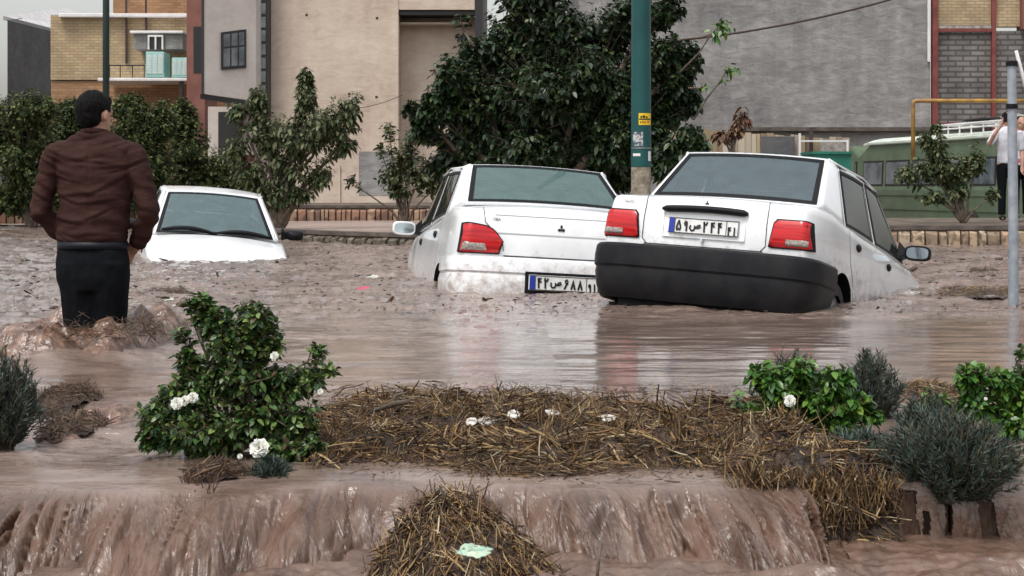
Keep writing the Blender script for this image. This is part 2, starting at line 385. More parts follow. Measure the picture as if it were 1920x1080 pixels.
def ripples(x, y, ch):
    warp = .25*fbm(x/1.2, y/1.2, 2, 40)
    h = .034*fbm(x/.7+warp, y/.40, 3, 1)*ch*(1+.6*smooth01((y-10)/8)) + .026*fbm(x/.13, y/.085+warp, 4, 2)*ch
    h += .007*fbm(x/1.3, y/.16, 3, 3)*(1.2-np.clip(ch,0,1)) + .002*fbm(x/.3, y/.045, 2, 8)
    rid = np.maximum(0, .12-np.abs(fbm(x/.28, y/.2, 2, 6)))/.12
    h += .020*rid*np.clip(ch-.35, 0, 1)
    return h
def ups(x, y): return .045*smooth01(1-np.abs(y-7.55)/.55)*smooth01(1-np.abs(x+2.15)/.65)
Zf = ripples(Xf, Yf, ch) + ups(Xf, Yf)
# the fall over the kerb: each column runs out to the lip and curves down to the lower stream
DROP = .185
def lipY(x): return 4.42 + .05*fbm(x/.5, 0*x, 3, 12) - .03*np.exp(-((x+1.1)/.3)**2)
def reach(x):
    pxx = 960 + x*F/4.4
    d = np.interp(pxx, [-600, 300, 600, 650, 980, 1300, 1480, 1560, 1640, 1690, 1860, 1930, 2400], [.50,.48,.44,.26,.30,.46,.32,.08,.03,.02,.03,.14,.34])
    return d*(1+.25*fbm(x/.16, 0*x, 2, 21))
t = np.linspace(0, 1, 120)
u2 = UU[0]; Xl = u2*4.56
XX2, TT = np.meshgrid(Xl, t)
L0 = lipY(XX2); D0 = np.maximum(reach(XX2), .012)
pre = .25     # share of t spent running to the lip
a = np.clip(TT/pre, 0, 1); b_ = np.clip((TT-pre)/(1-pre), 0, 1)
Y2 = 4.56 + (L0-4.56)*a - D0*b_
side = .06*b_*(vn(XX2/.3, 0*XX2, 33))          # sheets slide sideways a little
X2 = XX2 + side + (.05+.09*smooth01((XX2+1)/1.2))*b_**1.3*D0/.4
Z2 = -.012*a**2 - (DROP+.02)*(b_**2*np.clip(D0/.3,0,1) + b_*(1-np.clip(D0/.3,0,1)))
st_ = fbm(XX2/.045+1.5*b_, b_*1.6, 3, 14) ; st2 = fbm(XX2/.16+b_*1.2, b_*.9, 3, 15)
amp = smooth01(b_/.6)*np.clip(D0/.3, .15, 1)
st3 = fbm(XX2/.018+2.5*b_, b_*2.2, 2, 19)
wob = .30*fbm(XX2/.3, b_*1.0, 2, 60)
cr1 = fbm(XX2/.085+.9*b_+wob, b_*.55, 2, 61); cr2 = fbm(XX2/.04+1.6*b_+wob, b_*.9, 2, 62); cr3 = fbm(XX2/.020+2.2*b_, b_*1.6, 2, 63)
strength = .35+1.3*np.clip(fbm(XX2/.35, b_*1.2, 2, 64)+.25, 0, 1)
crease = -np.exp(-(cr1/.035)**2)*1.0 - .55*np.exp(-(cr2/.05)**2) - .25*np.exp(-(cr3/.06)**2)
Z2 = Z2 + (.012*st_ + .045*st2 + .020*crease*strength)*amp*smooth01(b_*3)
Y2 = Y2 - (.020*st_ + .10*st2 + .042*crease*strength)*amp
churn = fbm(X2/.05, Y2/.05+TT*3, 3, 17)
Z2 += .022*churn*smooth01((b_-.55)/.45)*np.clip(D0/.3, .2, 1)
Zpre = ripples(XX2, 4.56+0*XX2, chop_at(XX2, 4.56+0*XX2))
Z2 += Zpre*(1-smooth01(TT/.3))
V2 = 4.56 - np.cumsum(np.vstack([np.zeros_like(Y2[:1]), np.hypot(np.diff(Y2, axis=0), np.diff(Z2, axis=0))]), 0)
AU = np.vstack([Xf, XX2[1:]]); AX = np.vstack([Xf, X2[1:]]); AY = np.vstack([Yf, Y2[1:]]); AZ = np.vstack([Zf, Z2[1:]]); AV = np.vstack([Yf, V2[1:]])
AF = np.vstack([0*Xf, smooth01(b_*2.0)[1:]]); AC = np.vstack([ch, (.35+.65*smooth01(b_*3))[1:]])
# gaps in the thin sheet at the right, where the wet kerb shows
pxx = 960 + AX*F/4.4
gap = np.zeros_like(AX, bool)
fallrow = np.vstack([np.zeros_like(Xf), b_[1:]])
for (g0, g1, b0, sl_) in ((1500,1522,.28,20),(1540,1554,.2,0),(1590,1600,.35,0),(1618,1640,.3,6),(1686,1714,.12,6),(1730,1740,.4,0),(1770,1780,.3,0),(1822,1846,.12,24)):
    e = 6*fbm(fallrow*5, 0*fallrow+g0, 2, g0*.01)
    gap |= (pxx > g0+sl_*fallrow+e) & (pxx < g1+sl_*fallrow*1.4+e) & (fallrow > b0)
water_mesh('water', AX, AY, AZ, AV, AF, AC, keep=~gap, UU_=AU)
# lower stream in front of the kerb
yl = np.concatenate([np.linspace(4.46, 3.3, 170), np.geomspace(3.2, .3, 40), np.linspace(.1, -9, 12)])
xl = np.concatenate([np.linspace(-9, -1.7, 30, endpoint=False), np.linspace(-1.7, 1.7, 460), np.linspace(1.7, 9, 31)[1:]])
XL, YL = np.meshgrid(xl, yl)
cl = np.exp(-((YL-3.95)/.3)**2)
ZL = -DROP + .012 + (.045*fbm(XL/.22, YL/.12, 4, 50)+.016*fbm(XL/.06, YL/.04, 3, 52))*(.35+.65*cl)
ZL += .018*smooth01((YL-4.0)/.4)
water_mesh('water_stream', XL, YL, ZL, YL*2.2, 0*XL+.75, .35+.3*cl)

# kerb that dams the flood
M_kerb = mat('wet kerb', (.045,.026,.018), .3, (.19,.11,.075), 5, bump=.8, bscale=30, stretch=(3,1,.6), spec=.6)
k = MB()
for i in range(-14, 15):
    x0 = i*.62; k.box((x0+.004, 4.425, -.5), (x0+.616, 4.62, -.028))
tag(bevel(k.build('kerb', M_kerb), .008, 2), kind='structure')

# stone-faced edges of the flooded median and the pavements
def stone_wall(name, pts, z0, z1, sw, label, seed=0, thick=.22, cols=None):
    """one layer of upright rough stones along a line, under a concrete cap"""
    rr = random.Random(seed); r = empty(name, (pts[0][0], pts[0][1], 0), label=label, cat='stone kerb')
    base = Vector((pts[0][0], pts[0][1], 0)); mb = MB(); cap = MB(); back = MB()
    for (a, b) in zip(pts[:-1], pts[1:]):
        a = Vector((a[0], a[1], 0)); b = Vector((b[0], b[1], 0)); d = b-a; L = d.length; d.normalize(); nrm = Vector((d.y, -d.x, 0))
        if nrm.y > 0: nrm = -nrm
        s = 0
        while s < L:
            w_ = min(sw*rr.uniform(.55, 1.35), L-s); 
            if w_ < .02: break
            h = z1 - rr.uniform(.0, .03); dd = rr.uniform(.0, .05)
            c0 = a + d*(s+.008) - base; c1 = a + d*(s+w_-.008) - base
            out = nrm*(.04+dd)
            V = []
            for (q, z_) in ((c0, z0), (c1, z0), (c1, h), (c0, h)):
                V.append((q + Vector((0,0,z_))))
            cc = (V[0]+V[2])/2
            Fr = [cc + (v-cc)*rr.uniform(.78,.92) + out for v in V]
            mb.add(V+Fr, [(4,5,6,7),(0,1,5,4),(1,2,6,5),(2,3,7,6),(3,0,4,7)])
            s += w_
        q0 = a-base; q1 = b-base; th = -nrm*thick
        Bk = [q0+Vector((0,0,z0)), q1+Vector((0,0,z0)), q1+Vector((0,0,z1)), q0+Vector((0,0,z1))]
        back.add(Bk+[v+th for v in Bk], [(0,1,2,3),(1,5,6,2),(5,4,7,6),(4,0,3,7),(3,2,6,7)])
        Ck = [q0+nrm*.03+Vector((0,0,z1+.004)), q1+nrm*.03+Vector((0,0,z1+.004)), q1+nrm*.03+Vector((0,0,z1+.06)), q0+nrm*.03+Vector((0,0,z1+.06))]
        cap.add(Ck+[v+th*1.3 for v in Ck], [(0,1,2,3),(1,5,6,2),(5,4,7,6),(4,0,3,7),(3,2,6,7),(0,4,5,1)])
    mb.build('stone_facing', cols or M_stone, r); back.build('backing', M_mortar, r); cap.build('coping', M_cap, r)
    return r
M_stone = island_mat('rough stones', [(.16,.10,.07),(.36,.24,.16),(.40,.30,.20),(.22,.16,.11),(.42,.34,.25)], .8, noise=(9,(.14,.10,.07)))
M_stone_d = island_mat('dark stones', [(.06,.05,.035),(.15,.12,.085),(.10,.08,.06),(.18,.15,.11)], .7, noise=(9,(.05,.045,.035)))
M_stone_r = island_mat('reddish stones', [(.18,.09,.06),(.30,.17,.11),(.24,.13,.09),(.34,.24,.16),(.13,.07,.055)], .8, noise=(6,(.12,.07,.05)))
M_mortar = mat('mortar', (.06,.05,.04), .9, (.12,.10,.08), 6)
M_cap = mat('dark coping', (.055,.042,.035), .8, (.12,.095,.08), 4, bump=.5, bscale=20)
M_pave = mat('wet pavement', (.26,.19,.16), .28, (.36,.28,.25), 1.0, bump=.35, bscale=7, spec=.6)
M_soil = mat('soil', (.055,.04,.03), .9, (.14,.11,.08), 3, bump=.8, bscale=12)
stone_wall('stone_kerb', [(-4.3,24.8),(-3.55,24.0),(-2.4,22.6),(-1.2,21.6),(4.4,21.6)], -.5, .11, .16, 'low dark wet stone kerb behind the two rear cars, edging a flooded pavement', 3, cols=M_stone_d)
stone_wall('stone_kerb', [(4.4,22.2),(9.5,22.2),(16,22.4)], -.5, .205, .17, 'pale stone kerb with dark coping under the green minibus at the right', 5)
stone_wall('stone_kerb', [(-20,34.0),(-4.6,33.6),(3.0,33.0)], -.4, .36, .15, 'reddish stone retaining wall behind the flooded pavement, far back', 7, cols=M_stone_r)
pv = MB(); pv.add([(-4.3,25,.10),(-3.55,24.15,.10),(-2.4,22.8,.10),(-1.2,21.8,.10),(4.4,21.8,.10),(4.4,33.2,.10),(-3,33.4,.10),(-12,33.8,.02),(-5.6,28,.06)], [tuple(range(9))])
tag(pv.build('pavement', M_pave), kind='structure')
pv = MB(); pv.box((4.42,22.42,-.5), (20,27.5,.272)); tag(pv.build('median_strip', M_soil), kind='structure')
pv = MB(); pv.box((-40,34.2,-.5), (2.5,60,.38)); tag(pv.build('soil_bed', M_soil), kind='structure')

# ---------------------------------------------------------------- buildings
M_beige = plaster_mat('beige plaster', (.40,.30,.235), (.53,.43,.35), (.63,.53,.44), .8, bump=.3)
M_bay = plaster_mat('pale render', (.46,.40,.37), (.55,.49,.45), (.61,.56,.52), .7, bump=.15)
M_concrete = plaster_mat('grey cement render', (.115,.108,.108), (.22,.21,.205), (.36,.345,.33), .8, bump=.7)
M_greywall = plaster_mat('dark grey render', (.06,.06,.065), (.10,.10,.105), (.15,.145,.15), .8)
M_brick_y = brick_mat('yellow brick', (.42,.30,.16), (.52,.39,.22), (.30,.24,.18), 1.0, .26, .09, .012)
M_brick_o = brick_mat('orange brick', (.34,.17,.08), (.46,.25,.12), (.25,.18,.12), 1.0, .26, .09, .012)
M_block = brick_mat('grey block', (.17,.155,.15), (.25,.23,.215), (.10,.09,.085), 1.0, .42, .15, .03, noise=.4)
M_redbrown = mat('red brown cladding', (.16,.06,.045), .7, (.22,.09,.07), 2)
M_steel = mat('primed steel', (.13,.025,.022), .6, (.20,.05,.04), 3)
M_dark = mat('dark void', (.012,.012,.014), .5)
M_cornice = mat('white cornice', (.62,.60,.60), .8, (.75,.73,.72), 3)
M_winglass = mat('window pane', (.04,.05,.06), .08, (.16,.18,.20), 2.5, spec=.8, coat=.5)
M_frame_d = mat('dark frame', (.02,.018,.018), .5)
M_teal = mat('teal painted metal', (.24,.50,.46), .5, (.34,.60,.56), 4)
M_white = M_white

def bpart(name, parent, m, *boxes, bev=0):
    mb = MB(); o = parent.location
    for (a, b) in boxes:
        mb.box(tuple(min(p, q)-r_ for p, q, r_ in zip(a, b, o)), tuple(max(p, q)-r_ for p, q, r_ in zip(a, b, o)))
    r = mb.build(name, m, parent)
    if bev: bevel(r, bev, 2)
    return r
def pbox(px0, px1, py0, py1, Y, depth):
    """box of real depth whose front face lies at distance Y"""
    a = P(px0, py1, Y); b = P(px1, py0, Y); return ((a.x, Y, a.z), (b.x, Y+depth, b.z))

# beige building with a bay and a deep recess
YB = 43.0
bb = empty('apartment_building', (X(500,YB), YB, 0), label='beige plastered building with a recess and a projecting pale bay, left of the big tree', cat='building')
gz = .1
x500, x745, x890 = X(500,YB), X(747,YB), X(890,YB)
bpart('wall', bb, M_beige, ((x500,YB,gz),(x745,YB+8,9)), ((x745+.003,YB+1.0,gz),(x890,YB+8,Zc(18,YB)-.02)), ((x745+.003,YB+.02,Zc(18,YB)),(x890,YB+8,9)))
bpart('lintel', bb, M_frame_d, ((x745+.004,YB+.1,Zc(27,YB)),(x890-.004,YB+.98,Zc(20,YB))))
bpart('ledge', bb, M_beige, ((x745+.01,YB+.5,Zc(42,YB)),(x890-.2,YB+.98,Zc(38,YB))))
bpart('side_trim', bb, M_frame_d, ((x890+.003,YB-.02,gz),(X(905,YB),YB+8,9)))
bpart('grey_patch', bb, M_concrete, ((X(673,YB),YB-.012,Zc(366,YB)),(X(735,YB),YB-.003,Zc(284,YB))))
bpart('downpipe', bb, M_beige, ((X(634,YB),YB-.06,gz),(X(638,YB),YB-.003,Zc(310,YB))))
# bay: its face turns away to the left
bay = MB(); o = bb.location
def q(px, py, Y): return P(px, py, Y)-o
zt = 9
A = P(383,178,41.0); B = P(480,190,42.0)
Vb = [Vector((X(383,41),41.0,Zc(176,41))), Vector((X(480,42),42.0,Zc(190,42))), Vector((X(480,42),42.0,zt)), Vector((X(383,41),41.0,zt))]
Vb2 = [v+Vector((.6,3.2,0)) for v in Vb]
bay.add([v-o for v in Vb+Vb2], [(0,1,2,3),(1,5,6,2),(5,4,7,6),(4,0,3,7),(3,2,6,7),(0,4,5,1)])
bay.build('bay', M_bay, bb)
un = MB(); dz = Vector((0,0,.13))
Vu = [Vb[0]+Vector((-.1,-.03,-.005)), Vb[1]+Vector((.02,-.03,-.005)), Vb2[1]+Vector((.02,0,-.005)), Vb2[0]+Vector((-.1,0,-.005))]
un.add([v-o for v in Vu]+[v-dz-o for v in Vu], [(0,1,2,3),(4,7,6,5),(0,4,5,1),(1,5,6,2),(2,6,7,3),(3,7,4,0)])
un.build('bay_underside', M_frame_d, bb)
# edge strip at bay's left and tall window strip at its right
ed = MB(); ed.box(((X(378,41))-o.x, 40.98-o.y, Zc(176,41)-o.z), (X(383,41)-o.x, 41.5-o.y, zt-o.z)); ed.build('bay_edge', M_frame_d, bb)
ts = empty('tall_window', (0,0,0)); ts.parent = bb
bpart('window_strip', bb, M_frame_d, ((X(482,42.4),42.4,Zc(215,42.4)),(X(502,42.4),43.2,9)))
C.objects.unlink(ts)
for i in range(9):
    zc = Zc(205,42.4)+i*.37
    bpart('pane', bb, M_winglass, ((X(486,42.4),42.392,zc),(X(498,42.4),42.399,zc+.29)))
# bay window
def lerp_bay(px, py):
    tt = (px-383)/(480-383.); Y = 41+tt*1.0; return P(px, py, Y-.02)-o
wf = MB(); Wq = [lerp_bay(415,131), lerp_bay(462,127), lerp_bay(462,55), lerp_bay(415,61)]
wf.add(Wq+[v+Vector((0,-.05,0)) for v in Wq], [(4,5,6,7),(0,1,5,4),(1,2,6,5),(2,3,7,6),(3,0,4,7)])
win = wf.build('window', M_frame_d, bb)
pn = MB()
for (u0, u1) in ((.10,.36),(.42,.66),(.72,.93)):
    for (v0, v1) in ((.07,.55),(.6,.93)):
        def bl(u_, v_): 
            a_ = Wq[0].lerp(Wq[1], u_); b_2 = Wq[3].lerp(Wq[2], u_); return a_.lerp(b_2, v_)+Vector((0,-.056,0))
        pn.add([bl(u0,v0), bl(u1,v0), bl(u1,v1), bl(u0,v1)], [(0,1,2,3)])
pn.build('pane', M_winglass, win)
# ground floor under the bay
bpart('ground_floor', bb, M_bay, ((X(390,43.5),43.5,gz),(X(498,43.5),46,Zc(200,43.5))))
bpart('doorway', bb, M_frame_d, ((X(410,43.5),43.44,gz),(X(455,43.5),43.49,Zc(210,43.5))))
bpart('red_awning', bb, M_steel, ((X(416,42.6),42.6,Zc(303,42.6)),(X(470,42.6),43.3,Zc(290,42.6))))
for (px_, py_) in ((575,28),(707,34),(706,182),(655,176)):
    bpart('putlog_hole', bb, M_dark, ((X(px_,YB)-.035,YB-.006,Zc(py_,YB)-.03),(X(px_,YB)+.035,YB-.002,Zc(py_,YB)+.03)))

# red brown pillar beside brick building with a shelf of coolers
rb = empty('brick_building', (X(230,50), 50, 0), label='yellow brick building with white cornices and a red brown corner pillar, behind the wading man', cat='building')
bpart('pillar', rb, M_redbrown, ((X(350,47),47,.3),(X(384,47),49,10)))
bpart('pillar_window', rb, M_dark, ((X(363,47),46.985,Zc(137,47)),(X(380,47),46.995,Zc(50,47))))
bpart('wall', rb, M_brick_y, ((X(95,50),50,Zc(150,50)),(X(352,50),58,Zc(28,50))))
bpart('lower_wall', rb, M_brick_o, ((X(95,50),50.05,.3),(X(420,50),58,Zc(152,50))))
bpart('top_storey', rb, M_brick_o, ((X(212,52),52,Zc(28,50)+.1),(X(352,52),58,11)))
bpart('cornice', rb, M_cornice, ((X(110,49.8),49.75,Zc(32,49.75)),(X(352,49.8),50.3,Zc(25,49.75))), bev=.02)
bpart('cornice', rb, M_cornice, ((X(245,49),48.9,Zc(63,49)),(X(345,49),49.98,Zc(58,49))), bev=.02)
bpart('balcony_slab', rb, M_cornice, ((X(183,48.3),48.3,Zc(152,48.3)),(X(351,48.3),49.98,Zc(146,48.3))), bev=.02)
bpart('bay_front', rb, M_concrete, ((X(250,49),49.02,Zc(92,49)),(X(342,49),49.98,Zc(64,49))))
bpart('balcony_post', rb, M_frame_d, ((X(336,48.4),48.4,.3),(X(342,48.4),48.6,Zc(153,48.4))))
bpart('railing', rb, M_frame_d, *[((X(205,48.35),48.32,Zc(py_,48.35)),(X(272,48.35),48.35,Zc(py_-2.5,48.35))) for py_ in (124,)],
      *[((X(p_,48.35),48.32,Zc(146,48.35)),(X(p_+1.5,48.35),48.35,Zc(122,48.35))) for p_ in (205,225,248,270)])
bpart('window', rb, M_frame_d, ((X(278,48.95),48.95,Zc(92,49)),(X(306,48.95),49.01,Zc(68,49))))
bpart('window_frame', rb, M_cornice, *[((X(p_,48.9),48.90,Zc(93,49)),(X(p_+3,48.9),48.94,Zc(67,49))) for p_ in (277,290,303)], ((X(277,48.9),48.905,Zc(69.5,49)),(X(306,48.9),48.935,Zc(66,49))))
M_scaf = mat('dark iron', (.05,.03,.03), .7)
for p_ in (235,272):
    bpart('conduit', rb, M_scaf, ((X(p_,49.9),49.88,Zc(120,50)),(X(p_+3,49.9),49.96,9.5)))
def cooler(px0, px1, py0, py1, Y, label):
    r = empty('air_cooler', (X((px0+px1)/2,Y), Y, Zc(py1,Y)), label=label, cat='air cooler')
    wd = (px1-px0)*Y/F; h = (py1-py0)*Y/F
    mb = MB(); mb.box((-wd/2,0,0),(wd/2,.8,h)); bevel(mb.build('housing', M_teal, r), .02)
    lv = MB()
    for c in range(3):
        x0 = -wd/2+wd*(.08+c*.30); 
        lv.box((x0,-.012,h*.12),(x0+wd*.25,-.002,h*.9))
    sl2 = lv
    for c in range(3):
        x0 = -wd/2+wd*(.08+c*.30)
        for kz in range(7): sl2.box((x0+.02,-.02,h*(.16+kz*.1)),(x0+wd*.25-.02,-.013,h*(.16+kz*.1)+.02))
    lv.build('louvre_panel', mat('louvre', (.55,.66,.64), .6), r)
    lg = MB()
    for sx in (-1, 1): lg.box((sx*wd*.42-.02,.05,-.0),(sx*wd*.42+.02,.1,.001))
    return r
cooler(273,308,97,146-1,47.6+.75,'tall teal air cooler on the balcony slab of the brick building, left of the other')
cooler(322,352,108,148-3,47.0+1.4,'shorter teal air cooler on the balcony slab, against the red brown pillar')

# plain dark building at the far left
db = empty('plain_building', (X(15,60), 60, 0), label='plain dark grey rendered building at the far left, under the sky', cat='building')
d_ = MB(); Vd = [Vector((X(14,60),60,0)), Vector((X(96,66),66,0))]
zA = Zc(36,60); zB = Zc(27,66)
Vq = [Vector((X(14,60),60,0)), Vector((X(120,68),68,0)), Vector((X(120,68),68,Zc(22,68))), Vector((X(14,60),60,Zc(38,60)))]
Vr = [v+Vector((1.5,14,0)) for v in Vq]
d_.add([v-db.location for v in Vq+Vr], [(0,1,2,3),(1,5,6,2),(5,4,7,6),(4,0,3,7),(3,2,6,7)])
d_.build('wall', M_greywall, db)
pp = MB(); dz = Vector((0,0,.16))
Vp = [Vq[3]+Vector((-.15,-.05,.004)), Vq[2]+Vector((0,-.05,.004)), Vr[2], Vr[3]]
pp.add([v-db.location for v in Vp]+[v+dz-db.location for v in Vp], [(0,1,2,3),(4,5,6,7),(0,1,5,4),(1,2,6,5),(2,3,7,6),(3,0,4,7)])
pp.build('parapet', M_cornice, db)
for p_ in (105,118,140,175):
    pass

# grey cement building
YG = 44.0
gb = empty('cement_building', (X(1130,YG), YG, 0), label='long blank building wall of blotchy grey cement behind the white cars', cat='building')
bpart('wall', gb, M_concrete, ((X(1085,YG),YG,-.3),(X(1744,YG),YG+9,11)))
bpart('downpipe', gb, M_cornice, ((X(1738,YG),YG-.1,Zc(116,YG)),(X(1742,YG),YG-.02,9)))
bpart('ledge', gb, M_cap, ((X(1385,YG),YG-.25,Zc(246,YG)),(X(1744,YG),YG-.003,Zc(239,YG))))
# frame building at the right
fb = empty('unfinished_building', (X(1750,YG), YG, 0), label='unfinished building with red steel columns filled by yellow brick above and grey block below', cat='building')
bpart('steel_frame', fb, M_steel, ((X(1747,YG),YG-.1,-.3),(X(1757,YG),YG+.1,11)), ((X(1858,YG),YG-.1,-.3),(X(1866,YG),YG+.1,11)),
      ((X(1757,YG)+.003,YG-.08,Zc(60,YG)),(X(1858,YG)-.003,YG+.08,Zc(54,YG))), ((X(1757,YG)+.003,YG-.08,Zc(236,YG)),(X(1858,YG)-.003,YG+.08,Zc(230,YG))))
bpart('brick_panel', fb, M_brick_y, ((X(1757,YG)+.004,YG,Zc(47,YG)),(X(1858,YG)-.004,YG+.3,11)), ((X(1866,YG)+.004,YG,Zc(50,YG)),(X(1912,YG),YG+.3,11)))
M_edge = mat('slab edge', (.40,.37,.33), .9, (.2,.18,.16), 9)
bpart('slab_edge', fb, M_edge, ((X(1757,YG)+.004,YG-.05,Zc(53.5,YG)),(X(1858,YG)-.004,YG+.3,Zc(48,YG))))
bpart('block_panel', fb, M_block, ((X(1757,YG)+.004,YG+.02,-.3),(X(1858,YG)-.004,YG+.32,Zc(60.5,YG))), ((X(1866,YG)+.004,YG+.02,-.3),(X(2300,YG),YG+.32,Zc(58,YG))))
bpart('column', fb, M_redbrown, ((X(1912,YG)+.004,YG-.2,Zc(56,YG)),(X(2300,YG),YG+.3,11)))

# gas pipe
M_pipe = mat('yellow gas pipe', (.42,.24,.04), .5, (.20,.10,.04), 4)
Yp = 34.0
gp = MB(); gp.tube([P(1712,300,Yp), P(1712,196,Yp), P(1713,191,Yp), P(1718,189,Yp), P(1960,189,Yp)], .045, 10)
tag(gp.build('gas_pipe', M_pipe, smooth=True), 'thin yellow and brown gas pipe bent over at the top, before the steel framed building', 'pipe')

# board fence beneath the cement wall
fe = empty('board_fence', (X(1330,38), 38, 0), label='fence of worn upright boards and sheets at the foot of the grey cement wall', cat='fence')
M_boards = island_mat('weathered boards', [(.40,.32,.20),(.22,.15,.09),(.50,.44,.34),(.32,.26,.18),(.16,.12,.09),(.46,.38,.30)], .85)
mb = MB(); px_ = 1230.; k_ = 0
rr = random.Random(4)
while px_ < 1580:
    wd = rr.uniform(7, 15); top = 243 + (px_-1300)*.055 + rr.uniform(-2, 3)
    a = P(px_, 350, 38+rr.uniform(0,.06)); b2 = P(px_+wd-1, top, 38)
    mb.box((a.x-fe.location.x, a.y-38, -.3), (b2.x-fe.location.x, a.y-38+.04, b2.z)); px_ += wd
mb.build('boards', M_boards, fe)
bpart('sheet_panel', fe, M_greywall, ((X(1428,37.9),37.9,-.3),(X(1490,37.9),37.96,Zc(256,37.9))))
bpart('sheet_panel', fe, M_edge, ((X(1540,37.9),37.9,-.3),(X(1588,37.9),37.96,Zc(262,37.9))))
bpart('fence_post', fe, M_scaf, ((X(1518,37.8),37.75,-.3),(X(1524,37.8),37.85,Zc(240,37.8))))
bpart('fence_post', fe, M_scaf, ((X(1370,37.8),37.75,-.3),(X(1377,37.8),37.85,Zc(246,37.8))))
bpart('white_frame', fe, M_cornice, ((X(1497,37.7),37.65,-.3),(X(1501,37.7),37.7,Zc(250,37.7))), ((X(1501,37.7)+.002,37.65,Zc(266,37.7)),(X(1590,37.7),37.7,Zc(263,37.7))), ((X(1586,37.7)+.002,37.645,-.3),(X(1590,37.7),37.64,Zc(262,37.7))))
M_green = mat('green skip', (.01,.12,.085), .6, (.015,.17,.12), 4)
sk = empty('skip', (X(1546,37), 36.2, -.3), label='dark teal green skip behind the roof of the nearer right car, beside the minibus', cat='skip')
mb = MB(); zt_ = Zc(289,36.2)+.3; w0 = 36*36.2/F
mb.add([(-w0*.8,0,.2),(w0*.8,0,.2),(w0*.8,1.2,.2),(-w0*.8,1.2,.2),(-w0,-.1,zt_),(w0,-.1,zt_),(w0,1.3,zt_),(-w0,1.3,zt_)], [(0,3,2,1),(0,1,5,4),(1,2,6,5),(2,3,7,6),(3,0,4,7)])
mb.build('tub', M_green, sk)
mb = MB(); 
for (a, b) in (((-w0-.03,-.14,zt_),(w0+.03,-.06,zt_+.06)),((-w0-.03,1.26,zt_),(w0+.03,1.34,zt_+.06)),((-w0-.03,-.06,zt_),(-w0+.03,1.26,zt_+.06)),((w0-.03,-.06,zt_),(w0+.03,1.26,zt_+.06))): mb.box(a, b)
mb.build('rim', M_green, sk)

# overhead cable
cb = MB(); pts = []
A = P(1250,78,30); B = P(1800,-42,31)
for i in range(25):
    t_ = i/24; p_ = A.lerp(B, t_); p_.z -= .18*4*t_*(1-t_); pts.append(p_)
cb.tube(pts, .022, 6)
tag(cb.build('overhead_cable', M_scaf, smooth=True), 'dark sagging cable strung across the grey cement wall from the big tree', 'cable')
cb = MB(); pts = []
A = P(650,205,33); B = P(755,178,33)
for i in range(10):
    t_ = i/9; p_ = A.lerp(B, t_); p_.z -= .06*4*t_*(1-t_); pts.append(p_)
cb.tube(pts, .008, 5); tag(cb.build('thin_wire', M_scaf), 'thin slack wire in front of the beige building, between two trees', 'wire')

# lamp post between the two right cars
YL_ = 18.0
M_post = mat('teal post paint', (.004,.050,.052), .4, (.007,.075,.072), 2, spec=.4)
M_postb = mat('bare stained base', (.16,.13,.09), .9, (.34,.30,.24), 9, bump=.8, bscale=25)
lp = empty('lamp_post', (X(1202,YL_), YL_, -.6), label='thick teal lamp post with a yellow sticker rising behind the two right hand cars', cat='lamp post')
rb_ = 19*YL_/F
mb = MB(); z1 = Zc(313,YL_)+.6; mb.tube([(0,0,z1),(0,0,z1+3),(0,0,9)], [rb_, rb_*.93, rb_*.6], 28); mb.build('pole', M_post, lp, smooth=True, sharp=40)
mb = MB(); mb.tube([(0,0,0),(0,0,z1-.003)], [rb_*1.02, rb_*.98], 24); mb.build('base', M_postb, lp, smooth=True, sharp=40)
mb = MB(); zz = Zc(279,YL_)+.6; mb.tube([(0,0,zz),(0,0,zz+.012)], rb_*1.03, 28); mb.build('band', M_chrome, lp, smooth=True, sharp=40)
def curved_label(name, parent, px0, px1, py0, py1, m, r, rows=1, off=0):
    mb = MB(); V = []; 
    a0 = math.asin(max(-.98, min(.98, (px0-1202)*YL_/F/r))); a1 = math.asin(max(-.98, min(.98, (px1-1202)*YL_/F/r)))
    n = 8; z0 = Zc(py1,YL_)+.6; z1_ = Zc(py0,YL_)+.6
    for i in range(n+1):
        a = a0+(a1-a0)*i/n; V += [(math.sin(a)*r, -math.cos(a)*r, z0), (math.sin(a)*r, -math.cos(a)*r, z1_)]
    mb.add(V, [(2*i, 2*i+2, 2*i+3, 2*i+1) for i in range(n)]); return mb.build(name, m, parent, smooth=True)
M_yel = mat('yellow sticker', (.75,.50,.01), .5); M_orng = mat('orange ink', (.55,.12,.01), .5)
M_paper = mat('torn paper', (.45,.45,.45), .8, (.05,.07,.09), 22, contrast=(.45,.55))
st1 = curved_label('sticker', lp, 1196, 1219, 213, 235, M_yel, rb_*1.012)
curved_label('printed_mark', st1, 1197, 1218.5, 223, 225.5, M_ink, rb_*1.02)
for (a_, b_, c_, d_2) in ((1199,1202,218,222),(1203,1208,217,222),(1209,1213,219,222),(1199,1201,228,232),(1203,1205,227,232),(1206,1210,228,232),(1212,1216,227,231)):
    curved_label('printed_mark', st1, a_, b_, c_, d_2, M_ink if a_ % 2 else M_orng, rb_*1.02)
curved_label('torn_poster', lp, 1186, 1204, 248, 274, M_paper, rb_*1.012)
curved_label('torn_poster', lp, 1186, 1199, 288, 293, M_cornice, rb_*1.012)
curved_label('torn_poster', lp, 1214, 1219.5, 284, 302, M_cornice, rb_*1.012)

# thin dark pole at left, behind the man
tp = MB(); tp.tube([(X(199,28),28,-.2),(X(199,28),28,9)], [.062,.055], 12)
tag(tp.build('utility_pole', mat('dark green pole', (.012,.03,.028), .5), smooth=True), 'thin dark green pole rising straight behind the head of the wading man', 'pole')
